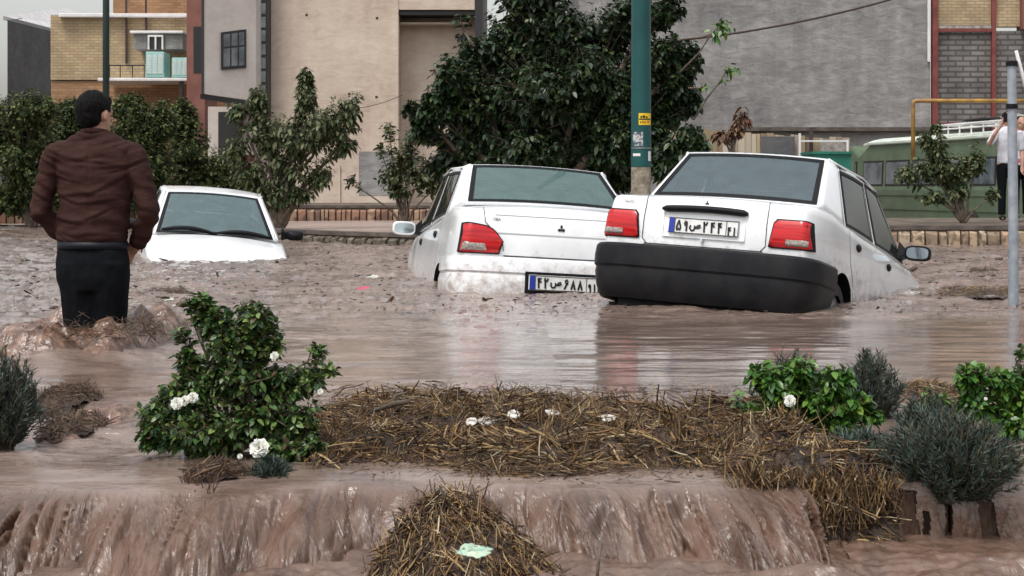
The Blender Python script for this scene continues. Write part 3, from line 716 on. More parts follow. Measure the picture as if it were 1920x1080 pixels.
# galvanised pole at right
YS = 10.75
M_galv = mat('galvanised steel', (.24,.27,.31), .45, (.36,.39,.43), 14, metal=.3, bump=.1)
gpo = empty('sign_pole', (X(1900,YS), YS, -.5), label='grey galvanised metal pole standing in the flood at the right, with two dark clamps', cat='pole')
r_ = 10*YS/F; zt_ = Zc(118,YS)+.5
mb = MB(); mb.tube([(0,0,0),(0,0,1.0),(-.012,0,zt_)], [r_*1.0, r_*.95, r_*.82], 20); mb.build('post', M_galv, gpo, smooth=True, sharp=40)
for py_, nm in ((200,'clamp'),(120,'cap')):
    z_ = Zc(py_,YS)+.5; mb = MB(); mb.tube([(-.011,0,z_-.015),(-.011,0,z_+.018)], r_*1.12, 20); mb.build(nm, M_black, gpo, smooth=True, sharp=40)
br = MB(); br.tube([P(1905,95,YS), P(1922,160,YS+.05), P(1945,250,YS+.1)], [.012,.013,.013], 8)
tag(br.build('white_rod', M_cornice, smooth=True), 'thin white rod leaning beside the top of the galvanised pole', 'rod')

# ---------------------------------------------------------------- cars
GL = {  # strokes of the plate characters, in a 1 x 1.6 box, drawn as ribbons
 '1': [[(.5,1.5),(.56,.8),(.6,0)]],
 '2': [[(.12,1.5),(.22,.9),(.28,0)],[(.14,1.5),(.3,1.12),(.6,1.1),(.8,1.5)]],
 '4': [[(.22,1.5),(.3,.8),(.36,0)],[(.24,1.4),(.4,1.1),(.62,1.1)],[(.8,1.5),(.55,1.45),(.42,1.2),(.6,.95),(.85,.95)]],
 '5': [[(.5,1.5),(.2,.9),(.05,.4),(.2,.05),(.45,.15),(.5,.35),(.55,.15),(.8,.05),(.95,.4),(.8,.9),(.5,1.5)]],
 '6': [[(.85,1.2),(.6,1.5),(.3,1.3),(.4,.95),(.85,.9)],[(.7,.92),(.45,.5),(.15,0)]],
 '8': [[(.12,0),(.3,.6),(.5,1.5),(.7,.6),(.9,0)]],
 '9': [[(.72,.9),(.4,.85),(.25,1.15),(.45,1.5),(.72,1.35),(.72,.9),(.75,0)]],
 's': [[(.0,.85),(-.05,.4),(.25,.1),(.65,.15),(.85,.5),(.8,.8)],[(.82,.55),(1.15,.55),(1.35,.9),(1.75,1.0),(1.85,.7),(1.5,.55),(1.15,.55)]],
}
def plate(parent, loc, rot, text, region, half=False):
    """licence plate 52 x 11 cm facing -Y"""
    r = bpy.data.objects.new('licence_plate', None)
    mb = MB(); mb.box((-.26,0,-.056),(.26,.012,.056)); r = mb.build('licence_plate', M_plate, parent); bevel(r, .004, 2)
    r.location = loc; r.rotation_euler = rot
    mb = MB(); mb.box((-.254,-.004,-.05),(-.214,-.001,.05)); mb.build('blue_band', M_blue, r)
    mb = MB()
    for (a, b) in (((-.258,-.0035,.049),(.258,-.001,.054)),((-.258,-.0035,-.054),(.258,-.001,-.049)),((.168,-.0035,-.048),(.172,-.001,.048)),((-.212,-.0035,-.048),(-.209,-.001,.048)),((.254,-.0035,-.048),(.258,-.001,.048))): mb.box(a, b)
    mb.build('border', M_ink, r)
    def glyph(ch, x, h, wgl, th, zb):
        mm = MB()
        for st in GL[ch]:
            pts = [Vector((x+p[0]*wgl, 0, zb+p[1]/1.6*h)) for p in st]
            V = []; 
            for i, p in enumerate(pts):
                d = (pts[min(i+1,len(pts)-1)]-pts[max(i-1,0)]).normalized(); nn = Vector((-d.z,0,d.x))*th/2
                if i == 0: p = p - d*th*.3
                if i == len(pts)-1: p = p + d*th*.3
                V += [p+nn+Vector((0,-.0045,0)), p-nn+Vector((0,-.0045,0))]
            mm.add(V, [(2*i,2*i+1,2*i+3,2*i+2) for i in range(len(pts)-1)])
        mm.build('plate_character', M_ink, r)
    x = -.198
    for ch in text:
        wgl = .034 if ch != 's' else .040
        glyph(ch, x, .072, wgl, .0135, -.036); x += {'s':.095}.get(ch, .052)
    x = .180
    for ch in region: glyph(ch, x, .056, .026, .0115, -.046); x += .036
    return r

def text_mesh(name, body, size, m, parent, loc, rot, ext=.002):
    cu = bpy.data.curves.new(name, 'FONT'); cu.body = body; cu.size = size; cu.extrude = ext; cu.align_x = 'CENTER'
    o = bpy.data.objects.new(name, cu); C.objects.link(o)
    dg = bpy.context.evaluated_depsgraph_get(); me = bpy.data.meshes.new_from_object(o.evaluated_get(dg))
    bpy.data.objects.remove(o); me.materials.clear(); me.materials.append(m)
    o = link(name, me, parent); o.location = loc; o.rotation_euler = rot; return o

class Body:
    """side curves of a three box car; local x right, y forward from the tail, z up"""
    def __init__(s, K):
        s.K = K
    def W(s, y): return float(np.interp(y, *s.K['W']))
    def zs(s, y): return float(np.interp(y, *s.K['zs']))
    def zc(s, y): return float(np.interp(y, *s.K['zc']))
    def zb(s, y): return float(np.interp(y, *s.K['zb']))
    def g(s, z): return float(np.interp(z, *s.K['g']))
    def sx(s, y, z): return s.W(y)*s.g(z)
    def section(s, y):
        zb, zs_, zc_ = s.zb(y), s.zs(y), s.zc(y); W = s.W(y); pts = []
        zz = [zb, zb+.03] + [zb + (zs_-zb)*f for f in (.18,.30,.42,.54,.64,.74,.83,.90)]
        tail = s.K['tail']
        for z in zz: pts.append((W*s.g(z), z))
        xe = W*s.g(zs_-.06)
        pts += [(xe-.006, zs_-.030), (xe-.020, zs_-.010), (xe-.045, zs_)]
        for f in (.82,.66,.5,.34,.17): pts.append(((xe-.045)*f, zc_-(zc_-zs_)*f**2.2))
        half = pts
        ring = [(0, zb)] + half + [(0, zc_)] + [(-x, z) for x, z in reversed(half)]
        off = lambda z, x: float(np.interp(z, *tail))*max(0, 1-y/.35) if y < .35 else 0
        return [(x, y + off(z, x), z) for x, z in ring]

def car(K, name, label, loc, rot):
    B = Body(K); r = empty(name, loc, rot, label, 'car', 'white cars stranded in the flood'); sc = K.get('scale', 1); r.scale = (sc,)*3
    Ln = K['L']
    ysn = sorted(set([0,.012,.04,.08,.14,.22] + [round(x,3) for x in np.linspace(.3, Ln-.3, 46)] + [Ln-.2,Ln-.12,Ln-.06,Ln-.02,Ln]))
    rings = [B.section(y) for y in ysn]; n = len(rings[0])
    V = [p for q_ in rings for p in q_]; Fc = []; mi = []
    c0, c1 = K['cab0'], K['cab1']
    for i in range(len(rings)-1):
        ym = (ysn[i]+ysn[i+1])/2
        for k_ in range(n):
            Fc.append((i*n+k_, i*n+(k_+1)%n, (i+1)*n+(k_+1)%n, (i+1)*n+k_))
            xm = abs(rings[i][k_][0]+rings[i][(k_+1)%n][0])/2; zm = rings[i][k_][2]
            mi.append(1 if (c0 < ym < c1 and zm > B.zs(ym)-.02 and xm < .62) or zm < B.zb(ym)+.02 else 0)
    # caps as strips from left to right
    h = n//2
    for (st_, fl) in ((0, False), ((len(rings)-1)*n, True)):
        for k_ in range(h):
            a, b, c, d = st_+k_, st_+k_+1, st_+(n-k_-1) % n, st_+(n-k_) % n
            f = (a, d, c, b) if not fl else (a, b, c, d)
            f = tuple(dict.fromkeys(f)); 
            if len(f) > 2: Fc.append(f); mi.append(0)
    body = mesh('body', V, Fc, [K['paint'], M_inner], r, True, mi)
    bm = bmesh.new(); bm.from_mesh(body.data); bmesh.ops.recalc_face_normals(bm, faces=bm.faces); bm.to_mesh(body.data); bm.free()
    cutters = []
    for yc in K['axles']:
        for sx in (-1, 1):
            mb = MB(); nn = 40; ra = K['arch']
            mb.rings([[(sx*(.52), yc+ra*math.cos(2*PI*q_/nn), K['wz']+ra*math.sin(2*PI*q_/nn)) for q_ in range(nn)], [(sx*1.1, yc+ra*math.cos(2*PI*q_/nn), K['wz']+ra*math.sin(2*PI*q_/nn)) for q_ in range(nn)]])
            co = mb.build('cut', [M_black]); bm = bmesh.new(); bm.from_mesh(co.data); bmesh.ops.recalc_face_normals(bm, faces=bm.faces); bm.to_mesh(co.data); bm.free()
            co.parent = r
            m = body.modifiers.new('x', 'BOOLEAN'); m.operation = 'DIFFERENCE'; m.object = co; m.solver = 'EXACT'; m.material_mode = 'TRANSFER'; cutters.append(co)
    bake(body)
    for co in cutters: bpy.data.objects.remove(co)
    body.data.set_sharp_from_angle(angle=R(38))
    # arch lips
    # wheels
    for yc in K['axles']:
        for sx in (-1, 1):
            wl = MB(); rw = K['rw']; prof = [(.0,rw*.62),(.0,rw*.86),(-.015,rw*.95),(-.045,rw),(-.13,rw),(-.16,rw*.95),(-.175,rw*.86),(-.175,rw*.62)]
            nn = 36; xo = .775*K['wscale']
            wl.rings([[(sx*(xo+p[0]), yc+p[1]*math.cos(2*PI*q_/nn), K['wz']-.02+p[1]*math.sin(2*PI*q_/nn)) for q_ in range(nn)] for p in prof], cap=False)
            wo_ = wl.build('wheel', M_tyre, r, smooth=True, sharp=40)
            rm = MB(); prof = [(-.02,rw*.62),(-.035,rw*.55),(-.05,rw*.3),(-.03,rw*.15),(-.03,.01)]
            rm.rings([[(sx*(xo+p[0]), yc+p[1]*math.cos(2*PI*q_/nn), K['wz']-.02+p[1]*math.sin(2*PI*q_/nn)) for q_ in range(nn)] for p in prof])
            rm.build('rim', mat('hub cap', (.35,.35,.36), .4, (.2,.16,.13), 9), wo_, smooth=True)
    # ---- greenhouse
    sh = MB(); fr = MB(); glass = []
    def patch(Q, mg, kind, bulge=0.0, nu=8, nv=8, seal=.022, name=None, gm=None, up=0):
        """Q: bl, br, tr, tl seen from outside; mg: margins left,right,bottom,top in metres; window inside"""
        Q = [Vector(v) for v in Q]
        wu = ((Q[1]-Q[0]).length+(Q[2]-Q[3]).length)/2; hv = ((Q[3]-Q[0]).length+(Q[2]-Q[1]).length)/2
        nrm = ((Q[1]-Q[0]).cross(Q[3]-Q[0])+(Q[2]-Q[1]).cross(Q[3]-Q[2])).normalized()
        def pt(u_, v_, o_=0):
            p_ = (Q[0].lerp(Q[1], u_)).lerp(Q[3].lerp(Q[2], u_), v_)
            return p_ + nrm*(bulge*4*u_*(1-u_)*(.6+.4*4*v_*(1-v_)) + up*0 + o_)
        def grid(us, vs, skip=None, off=0):
            V = [pt(a, b, off) for b in vs for a in us]; nn = len(us)
            return V, [(j*nn+i, j*nn+i+1, (j+1)*nn+i+1, (j+1)*nn+i) for j in range(len(vs)-1) for i in range(nn-1) if not (skip and skip(i, j))]
        if kind == 'solid':
            sh.add(*grid(np.linspace(0,1,nu+1), np.linspace(0,1,nv+1))); return
        l, rr_, b, t_ = mg; u0, u1, v0, v1 = l/wu, 1-rr_/wu, b/hv, 1-t_/hv
        us = [0]+list(np.linspace(u0,u1,nu+1))+[1]; vs = [0]+list(np.linspace(v0,v1,nv+1))+[1]
        sh.add(*grid(us, vs, skip=lambda i, j: 0 < i < len(us)-2 and 0 < j < len(vs)-2))
        su, sv = seal/wu, seal/hv
        us = [u0-su*.3, u0+su]+list(np.linspace(u0+su, u1-su, nu+1))[1:-1]+[u1-su, u1+su*.3]; vs = [v0-sv*.3, v0+sv]+list(np.linspace(v0+sv, v1-sv, nv+1))[1:-1]+[v1-sv, v1+sv*.3]
        sk_ = lambda i, j: 0 < i < len(us)-2 and 0 < j < len(vs)-2
        V, F2 = grid(us, vs, sk_, .006); fr.add(V, F2); fr.add(*grid(us, vs, sk_, -.02))
        us = np.linspace(u0+su*.8, u1-su*.8, nu+1); vs = np.linspace(v0+sv*.8, v1-sv*.8, nv+1)
        V, F2 = grid(us, vs, None, .001)
        g_ = mesh(name, V, F2, gm, r, True); glass.append(g_)
        return g_
    G = K['G']   # right side points
    fl = lambda p: (-p[0], p[1], p[2])
    names = {}
    for side in (1, -1):
        f = (lambda p: p) if side == 1 else fl
        def sq(a, b, c, d): # a..d given for right side as bl br tr tl seen from outside on the right side (forward = right)
            q4 = [f(a), f(b), f(c), f(d)]
            return q4 if side == 1 else [q4[1], q4[0], q4[3], q4[2]]
        def smg(m4): return m4 if side == 1 else (m4[1], m4[0], m4[2], m4[3])
        patch(sq(G['B0'],G['B1'],G['T1'],G['T0']), None, 'solid', .006)
        patch(sq(G['B1'],G['B2'],G['T2'],G['T1']), smg((.02,.035,.012,.055)), 'win', .012, name='rear_door_window', gm=M_sglass)
        patch(sq(G['B2'],G['B4'],G['T4'],G['T2']), smg((.035,.05,.012,.055)), 'win', .012, name='front_door_window', gm=M_sglass)
        patch(sq(G['B4'],G['B5'],G['T5'],G['T4']), None, 'solid', .004)
    rw_ = patch([fl(G['B0']), G['B0'], G['T0'], fl(G['T0'])], K['rwm'], 'win', .035, nu=14, name='rear_window', gm=K.get('rearglass', M_glass), seal=.028)
    ws_ = patch([G['B5'], fl(G['B5']), fl(G['T5']), G['T5']], (.05,.05,.02,.05), 'win', .05, nu=14, name='windscreen', gm=K.get('frontglass', M_glass), seal=.03)
    # roof: skin over the T points with a crown
    Tp = [G['T0'], G['T1'], G['T2'], G['T4'], G['T5']]
    rows = []; 
    ty = [p[1] for p in Tp]
    for s_ in np.linspace(0, 1, 17):
        y_ = ty[0]+(ty[-1]-ty[0])*s_; x_ = np.interp(y_, ty, [p[0] for p in Tp]); z_ = np.interp(y_, ty, [p[2] for p in Tp])
        cr = K['crown']*(.35+.65*(4*s_*(1-s_))**.6); row = []
        for a in np.linspace(-1, 1, 19):
            yb = 0
            if s_ in (0., 1.):
                nrm_off = 0
            row.append((a*x_, y_, z_+cr*(1-abs(a)**2.4) - (0 if 0 < s_ < 1 else cr*(1-abs(a)**2.4)*1.0)))
        rows.append(row)
    nn = 19; V = [p for q_ in rows for p in q_]
    # the end rows follow the bulge of the glass below them
    def bul(Q, u_, b_):
        Q = [Vector(v) for v in Q]; nrm = ((Q[1]-Q[0]).cross(Q[3]-Q[0])+(Q[2]-Q[1]).cross(Q[3]-Q[2])).normalized(); return nrm*(b_*4*u_*(1-u_)*.6)
    for i in range(19):
        V[i] = tuple(Vector(fl(G['T0'])).lerp(Vector(G['T0']), i/18) + bul([fl(G['B0']), G['B0'], G['T0'], fl(G['T0'])], i/18, .035))
        V[16*19+i] = tuple(Vector(fl(G['T5'])).lerp(Vector(G['T5']), i/18) + bul([G['B5'], fl(G['B5']), fl(G['T5']), G['T5']], 1-i/18, .05))
    Fc = [(j*nn+i, j*nn+i+1, (j+1)*nn+i+1, (j+1)*nn+i) for j in range(16) for i in range(18)]
    ro = mesh('roof', V, Fc, K['paint'], r, True)
    so_ = ro.modifiers.new('s', 'SOLIDIFY'); so_.thickness = .02; so_.offset = -1
    # gutters
    for side in (1, -1):
        mb = MB(); mb.tube([(p[0]*side*1.003, p[1], p[2]-.004) for p in Tp], .010, 6); mb.tube([(G['T5'][0]*side, G['T5'][1], G['T5'][2]), (G['B5'][0]*side, G['B5'][1], G['B5'][2]+.01)], .011, 6)
        mb.build('gutter', K['paint'], r, smooth=True)
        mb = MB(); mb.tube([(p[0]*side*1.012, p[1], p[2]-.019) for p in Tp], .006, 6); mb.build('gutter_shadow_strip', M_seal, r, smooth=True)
    sh_o = sh.build('cabin_frame', K['paint'], r, True); sh_o.data.set_sharp_from_angle(angle=R(35))
    m = sh_o.modifiers.new('s', 'SOLIDIFY'); m.thickness = .03; m.offset = -1
    fr.build('window_seal', M_seal, r, True, 40)
    # ---- interior
    ins = MB(); zt_ = G['B1'][2]; roofz = G['T2'][2]
    yr = K['cab0']+.42
    bench = MB()
    bench.box((-.62,yr,zt_-.4),(.62,yr+.16,zt_+.10))
    o_ = bench.build('rear_seat', M_inner, r); bevel(o_, .04, 3)
    for x in (-.33, .33):
        hb = MB(); hb.box((x-.12,yr+.02,zt_+.11),(x+.12,yr+.11,zt_+.26)); bevel(hb.build('headrest', M_inner, r), .03, 3)
    for x in (-.34, .34):
        hb = MB(); hb.box((x-.23,yr+1.0,zt_-.4),(x+.23,yr+1.14,zt_+.14)); o_ = hb.build('front_seat', M_inner, r); bevel(o_, .05, 3)
        hb = MB(); hb.box((x-.12,yr+1.02,zt_+.15),(x+.12,yr+1.11,zt_+.32)); bevel(hb.build('headrest', M_inner, o_), .03, 3)
    db_ = MB(); db_.box((-.66,K['cab1']-.45,zt_-.3),(.66,K['cab1']-.22,zt_+.03)); bevel(db_.build('dashboard', M_inner, r), .04, 3)
    sw = MB(); cx_, cy_, cz_ = -.34, K['cab1']-.56, zt_+.02
    sw.tube([(cx_+.19*math.cos(a), cy_+.06*math.sin(a), cz_+.17*math.sin(a)) for a in np.linspace(0, 2*PI, 25)], .014, 6, cap=False); sw.build('steering_wheel', M_inner, r, smooth=True)
    im = MB(); im.box((-.11,K['G']['T5'][1]+.05,roofz-.12),(.11,K['G']['T5'][1]+.07,roofz-.06)); bevel(im.build('inner_mirror', M_black, r), .01, 2)
    # ---- seams on the side, handles, mirrors
    def ribbon_side(pts, side, wd=.007, out=.0025):
        mb = MB(); V = []
        for i, (y, z) in enumerate(pts):
            a = pts[max(i-1,0)]; b = pts[min(i+1,len(pts)-1)]; d = Vector((0, b[0]-a[0], b[1]-a[1])).normalized(); nn_ = Vector((0, -d.z, d.y))*wd/2
            for s_ in (1, -1):
                yy_, zz_ = y+nn_.y*s_, z+nn_.z*s_
                V.append((side*(B.sx(yy_, zz_)+out), yy_, zz_))
        mb.add(V, [(2*i, 2*i+1, 2*i+3, 2*i+2) for i in range(len(pts)-1)]); return mb
    for side in (1, -1):
        mb = MB()
        for pts in K['seams']:
            q_ = ribbon_side([(a, b) for a, b in pts], side); mb.add(q_.v, q_.f)
        mb.build('door_seam', M_gap, r)
        for (y, z) in K['handles']:
            hx = B.sx(y, z); hm = MB(); hm.ellipsoid((side*(hx+.004), y, z), (.016,.062,.030), 16, 9); hm.build('door_handle', M_black, r, smooth=True)
        ym, zm, xm = K['mirror']
        arm = MB(); arm.add([(side*(xm-.16),ym+.12,zm-.05),(side*(xm-.16),ym-.02,zm-.05),(side*(xm-.16),ym-.0,zm+.10),(side*(xm-.17),ym+.10,zm+.06),(side*(xm-.09),ym+.06,zm-.03),(side*(xm-.09),ym+.0,zm-.03),(side*(xm-.09),ym+.0,zm+.03),(side*(xm-.09),ym+.05,zm+.03)],
                    [(0,1,5,4),(1,2,6,5),(2,3,7,6),(3,0,4,7),(0,3,2,1),(4,5,6,7)])
        mo = MB(); rgs = []
        for (yo, f_) in ((-.008,.92),(0,1.0),(.03,1.0),(.075,.82),(.10,.5),(.11,.1)):
            rgs.append([(side*(xm)+ .105*f_*np.sign(math.cos(a))*abs(math.cos(a))**.6, ym+yo, zm+.012+.062*f_*np.sign(math.sin(a))*abs(math.sin(a))**.6) for a in np.linspace(0, 2*PI, 28, endpoint=False)])
        mo.rings(rgs); mir = mo.build('mirror', K.get('mirror_mat', M_black), r, smooth=True, sharp=45)
        arm.build('mirror_arm', M_black, mir)
        mg = MB(); mg.add([(side*xm+.088*np.sign(math.cos(a))*abs(math.cos(a))**.6, ym-.0085, zm+.012+.046*np.sign(math.sin(a))*abs(math.sin(a))**.6) for a in np.linspace(0, 2*PI, 28, endpoint=False)], [tuple(range(28))])
        mg.build('mirror_glass', M_mirror, mir)
    return r, B

def tail_y(B, x, z):
    """y of the rear surface near the corner"""
    ysn = np.linspace(0, .6, 61); 
    for y in ysn:
        if B.sx(y, z) >= abs(x): return y + float(np.interp(z, *B.K['tail']))*max(0, 1-y/.35)
    return .6
def lamp(r, B, poly, side, subpolys, thick=.022, seg=5):
    """poly: outline (x,z) right side; wraps round the corner of the tail"""
    def solid(pl, y0, y1, name, m, parent, inset=0):
        # fan of a triangulated grid: sample the polygon on strips in x
        xs_ = [p[0] for p in pl]; x0, x1 = min(xs_), max(xs_)
        N = 14; V = []; 
        def zr(x):
            zz = []
            for i in range(len(pl)):
                a, b = pl[i], pl[(i+1) % len(pl)]
                if (a[0]-x)*(b[0]-x) <= 0 and a[0] != b[0]:
                    t_ = (x-a[0])/(b[0]-a[0]); zz.append(a[1]+(b[1]-a[1])*t_)
            return min(zz), max(zz)
        xsn = np.linspace(x0+1e-4, x1-1e-4, N)
        mb = MB(); fb = []; 
        for x in xsn:
            lo, hi = zr(x); row = []
            for k_ in range(6):
                z = lo+(hi-lo)*k_/5; yb = tail_y(B, x*B_f, z)
                ed_ = 1 - (abs(k_/5-.5)*2)**8*.5
                row.append((side*x, yb-y1*ed_, z))
            back = [(side*x, tail_y(B, x*B_f, lo+(hi-lo)*k_/5)+.02, lo+(hi-lo)*k_/5) for k_ in range(6)]
            V.append(row+back[::-1])
        mb.rings(V); o_ = mb.build(name, m, parent, True, 50)
        bm = bmesh.new(); bm.from_mesh(o_.data); bmesh.ops.recalc_face_normals(bm, faces=bm.faces); bm.to_mesh(o_.data); bm.free()
        return o_
    B_f = .985
    cx_ = sum(p[0] for p in poly)/len(poly); cz_ = sum(p[1] for p in poly)/len(poly)
    rim = solid([(cx_+(p[0]-cx_)*1.0, cz_+(p[1]-cz_)*1.0) for p in poly], 0, thick-.008, 'tail_lamp', M_seal, r)
    ins = [(cx_+(p[0]-cx_)*.94, cz_+(p[1]-cz_)*.91) for p in poly]
    solid(ins, 0, thick, 'red_lens', M_red, rim)
    for sp_ in subpolys: solid(sp_, 0, thick+.004, 'reversing_lens', M_clear, rim)
    return rim

def bumper(r, K, prof, m, name='rear_bumper', plan=None):
    """prof: list of (outward, z); plan: half plan of points from centre out to the flank, with outward normals"""
    full = [(-x, y) for x, y in reversed(plan[1:])] + list(plan)
    n = len(full); nr = []
    for i in range(n):
        a = Vector((*full[max(i-1,0)],0)); b = Vector((*full[min(i+1,n-1)],0)); d = (b-a).normalized(); nr.append(Vector((d.y, -d.x, 0)))
    mb = MB(); rings = []
    for i in range(n):
        p = Vector((*full[i],0)); s_ = 1.0
        rings.append([tuple(p+nr[i]*o_+Vector((0,0,z+K.get('bz',lambda x,y:0)(*full[i])*0))) for o_, z in prof] + [tuple(p-nr[i]*.05+Vector((0,0,prof[-1][1]+.01))), tuple(p-nr[i]*.05+Vector((0,0,prof[0][1]-.005)))])
    mb.rings(rings); o_ = mb.build(name, m, r, True, 32)
    bm = bmesh.new(); bm.from_mesh(o_.data); bmesh.ops.recalc_face_normals(bm, faces=bm.faces); bm.to_mesh(o_.data); bm.free()
    return o_
def smooth_plan(pts, n=40):
    pts = [Vector((*p,0)) for p in pts]; out = []
    ext = [pts[0]*2-pts[1]]+pts+[pts[-1]*2-pts[-2]]
    for i in range(1, len(ext)-2):
        for k_ in range(6):
            t_ = k_/6; p0, p1, p2, p3 = ext[i-1:i+3]
            q_ = .5*((2*p1)+(-p0+p2)*t_+(2*p0-5*p1+4*p2-p3)*t_*t_+(-p0+3*p1-3*p2+p3)*t_**3); out.append((q_.x, q_.y))
    out.append((pts[-1].x, pts[-1].y)); return out
def tail_ribbon(B, pts, m, name, r, wd=.006, out=.003):
    mb = MB(); V = []
    P3 = [Vector((x, tail_y(B, x, z)-out, z)) for x, z in pts]
    for i, p in enumerate(P3):
        d = (P3[min(i+1,len(P3)-1)]-P3[max(i-1,0)]).normalized(); nn_ = Vector((-d.z, 0, d.x)).normalized()*wd/2
        V += [p+nn_, p-nn_]
    mb.add(V, [(2*i, 2*i+1, 2*i+3, 2*i+2) for i in range(len(pts)-1)]); return mb.build(name, m, r)
def line(a, b, n=12): return [(a[0]+(b[0]-a[0])*i/n, a[1]+(b[1]-a[1])*i/n) for i in range(n+1)]
def emblem(B, r, x, z, s):
    mb = MB(); y = tail_y(B, x, z)-.004
    for (dx, dz, w_, h_) in ((0,.55,.32,.5),(-.5,-.25,.42,.38),(.5,-.25,.42,.38),(0,-.25,.2,.3)):
        mb.add([(x+(dx+w_*math.cos(a))*s, y-.004*(i_ % 2), z+(dz+h_*math.sin(a))*s) for i_, a in enumerate(np.linspace(0, 2*PI, 10, endpoint=False))], [tuple(range(10))])
    return mb.build('emblem', M_ink, r)

GA = ([.15,.25,.35,.5,.68,.80,.90,1.0,1.1],[.90,.955,.985,1.0,1.0,.99,.972,.955,.93])
K1 = dict(L=3.93, scale=.97, paint=M_white, W=([0,.012,.04,.08,.14,.22,.4,1.0,2.0,2.9,3.4,3.7,3.83,3.93],[.715,.733,.750,.765,.778,.787,.795,.80,.80,.79,.765,.72,.66,.52]),
    zs=([0,.1,.5,.8,1.2,2.0,2.9,3.4,3.93],[.955,.975,.99,.965,.945,.93,.905,.84,.66]), zc=([0,.05,.12,.5,.6,2.8,2.95,3.5,3.93],[.955,.985,1.00,1.035,1.04,.96,.955,.88,.68]),
    zb=([0,.3,.7,3.3,3.93],[.34,.26,.2,.2,.3]), g=GA, tail=([.2,.55,.62,.80,.95,1.0],[.03,.02,.012,.0,.02,.06]),
    cab0=.62, cab1=2.85, axles=(.77,3.12), arch=.315, wz=.29, rw=.275, wscale=.99, crown=.045, rwm=(.035,.035,.02,.035),
    G=dict(B0=(.655,.52,1.035),B1=(.748,.86,.952),B2=(.758,1.66,.938),B4=(.752,2.72,.912),B5=(.690,2.93,.915),
           T0=(.552,.93,1.455),T1=(.600,1.02,1.43),T2=(.615,1.66,1.450),T4=(.605,2.12,1.43),T5=(.575,2.2,1.425)),
    seams=[[(1.0,.60),(.93,.68),(.90,.78),(.90,.93)],[(1.68,.22),(1.68,.55),(1.67,.93)],[(2.76,.22),(2.77,.55),(2.74,.90)],[(1.12,.2),(1.10,.42),(1.0,.60)]],
    handles=[(1.13,.835),(2.05,.815)], mirror=(2.50,.99,.90), rearglass=M_glass)
c1, B1_ = car(K1, 'sedan_car', 'white sedan tipped nose down with its wide black rear bumper raised, the nearest car', (1.196,10.447,-.179), (R(-10.26),R(3.16),R(-27.79)))
pl = smooth_plan([(0,-.055),(.35,-.052),(.6,-.035),(.73,.012),(.787,.11),(.80,.30),(.803,.44)])
bumper(c1, K1, [(.0,.596),(.010,.607),(.030,.603),(.046,.585),(.052,.52),(.048,.450),(.034,.436),(.033,.425),(.036,.40),(.018,.31),(-.015,.235),(-.03,.22)], M_bumper, plan=pl)
ub = MB(); ub.box((-.62,.06,.06),(.62,.5,.26)); bevel(ub.build('underbody', M_black, c1), .04, 2)
for sd_ in (1, -1):
    lamp(c1, B1_, [(.475,.66),(.500,.838),(.515,.855),(.748,.855),(.772,.835),(.778,.66),(.768,.652),(.482,.652)], sd_, [[(.60,.672),(.60,.722),(.752,.722),(.752,.672)]])
# trim strip over the plate, seams, plate recess
tm = MB(); rg = []
for x in np.linspace(-.315, .315, 22):
    e = 1-max(0, (abs(x)-.27)/.046)**2*.6
    rg.append([(x, -.014-.034*e*max(0,math.cos(a))+ (0 if math.cos(a)>0 else .012), .885+.024*e*math.sin(a)-.012*(abs(x)/.315)**2) for a in np.linspace(0, 2*PI, 12, endpoint=False)])
tm.rings(rg); tm.build('boot_handle_trim', M_black, c1, True, 50)
tail_ribbon(B1_, line((.45,.975),(.455,.66))+line((.455,.66),(.42,.625),3), M_gap, 'boot_seam', c1, .006)
tail_ribbon(B1_, line((-.45,.975),(-.455,.66))+line((-.455,.66),(-.42,.625),3), M_gap, 'boot_seam', c1, .006)
tail_ribbon(B1_, line((-.44,.622),(.44,.622),20), M_gap, 'boot_seam', c1, .008)
rc = MB(); rc.box((-.30,-.004,.68),(.30,.02,.684)); rc.box((-.304,-.004,.684),(-.30,.02,.85)); rc.box((.30,-.004,.684),(.304,.02,.85)); rc.build('plate_recess', K1['paint'], c1)
plate(c1, (.0,-.012,.762), (0,0,0), '59s244', '41')
emblem(B1_, c1, 0, .935, .016)
text_mesh('badge', 'SAIPA', .030, M_chrome, c1, (-.585,tail_y(B1_,.585,.915)-.006,.905), (R(90),0,R(-3)), .001)
text_mesh('badge', '131', .026, M_chrome, c1, (.36,-.004,.90), (R(90),0,0), .001)
lk = MB(); lk.tube([(0,-.03,.665),(0,0,.665)], .012, 12); lk.build('boot_lock', M_chrome, c1)

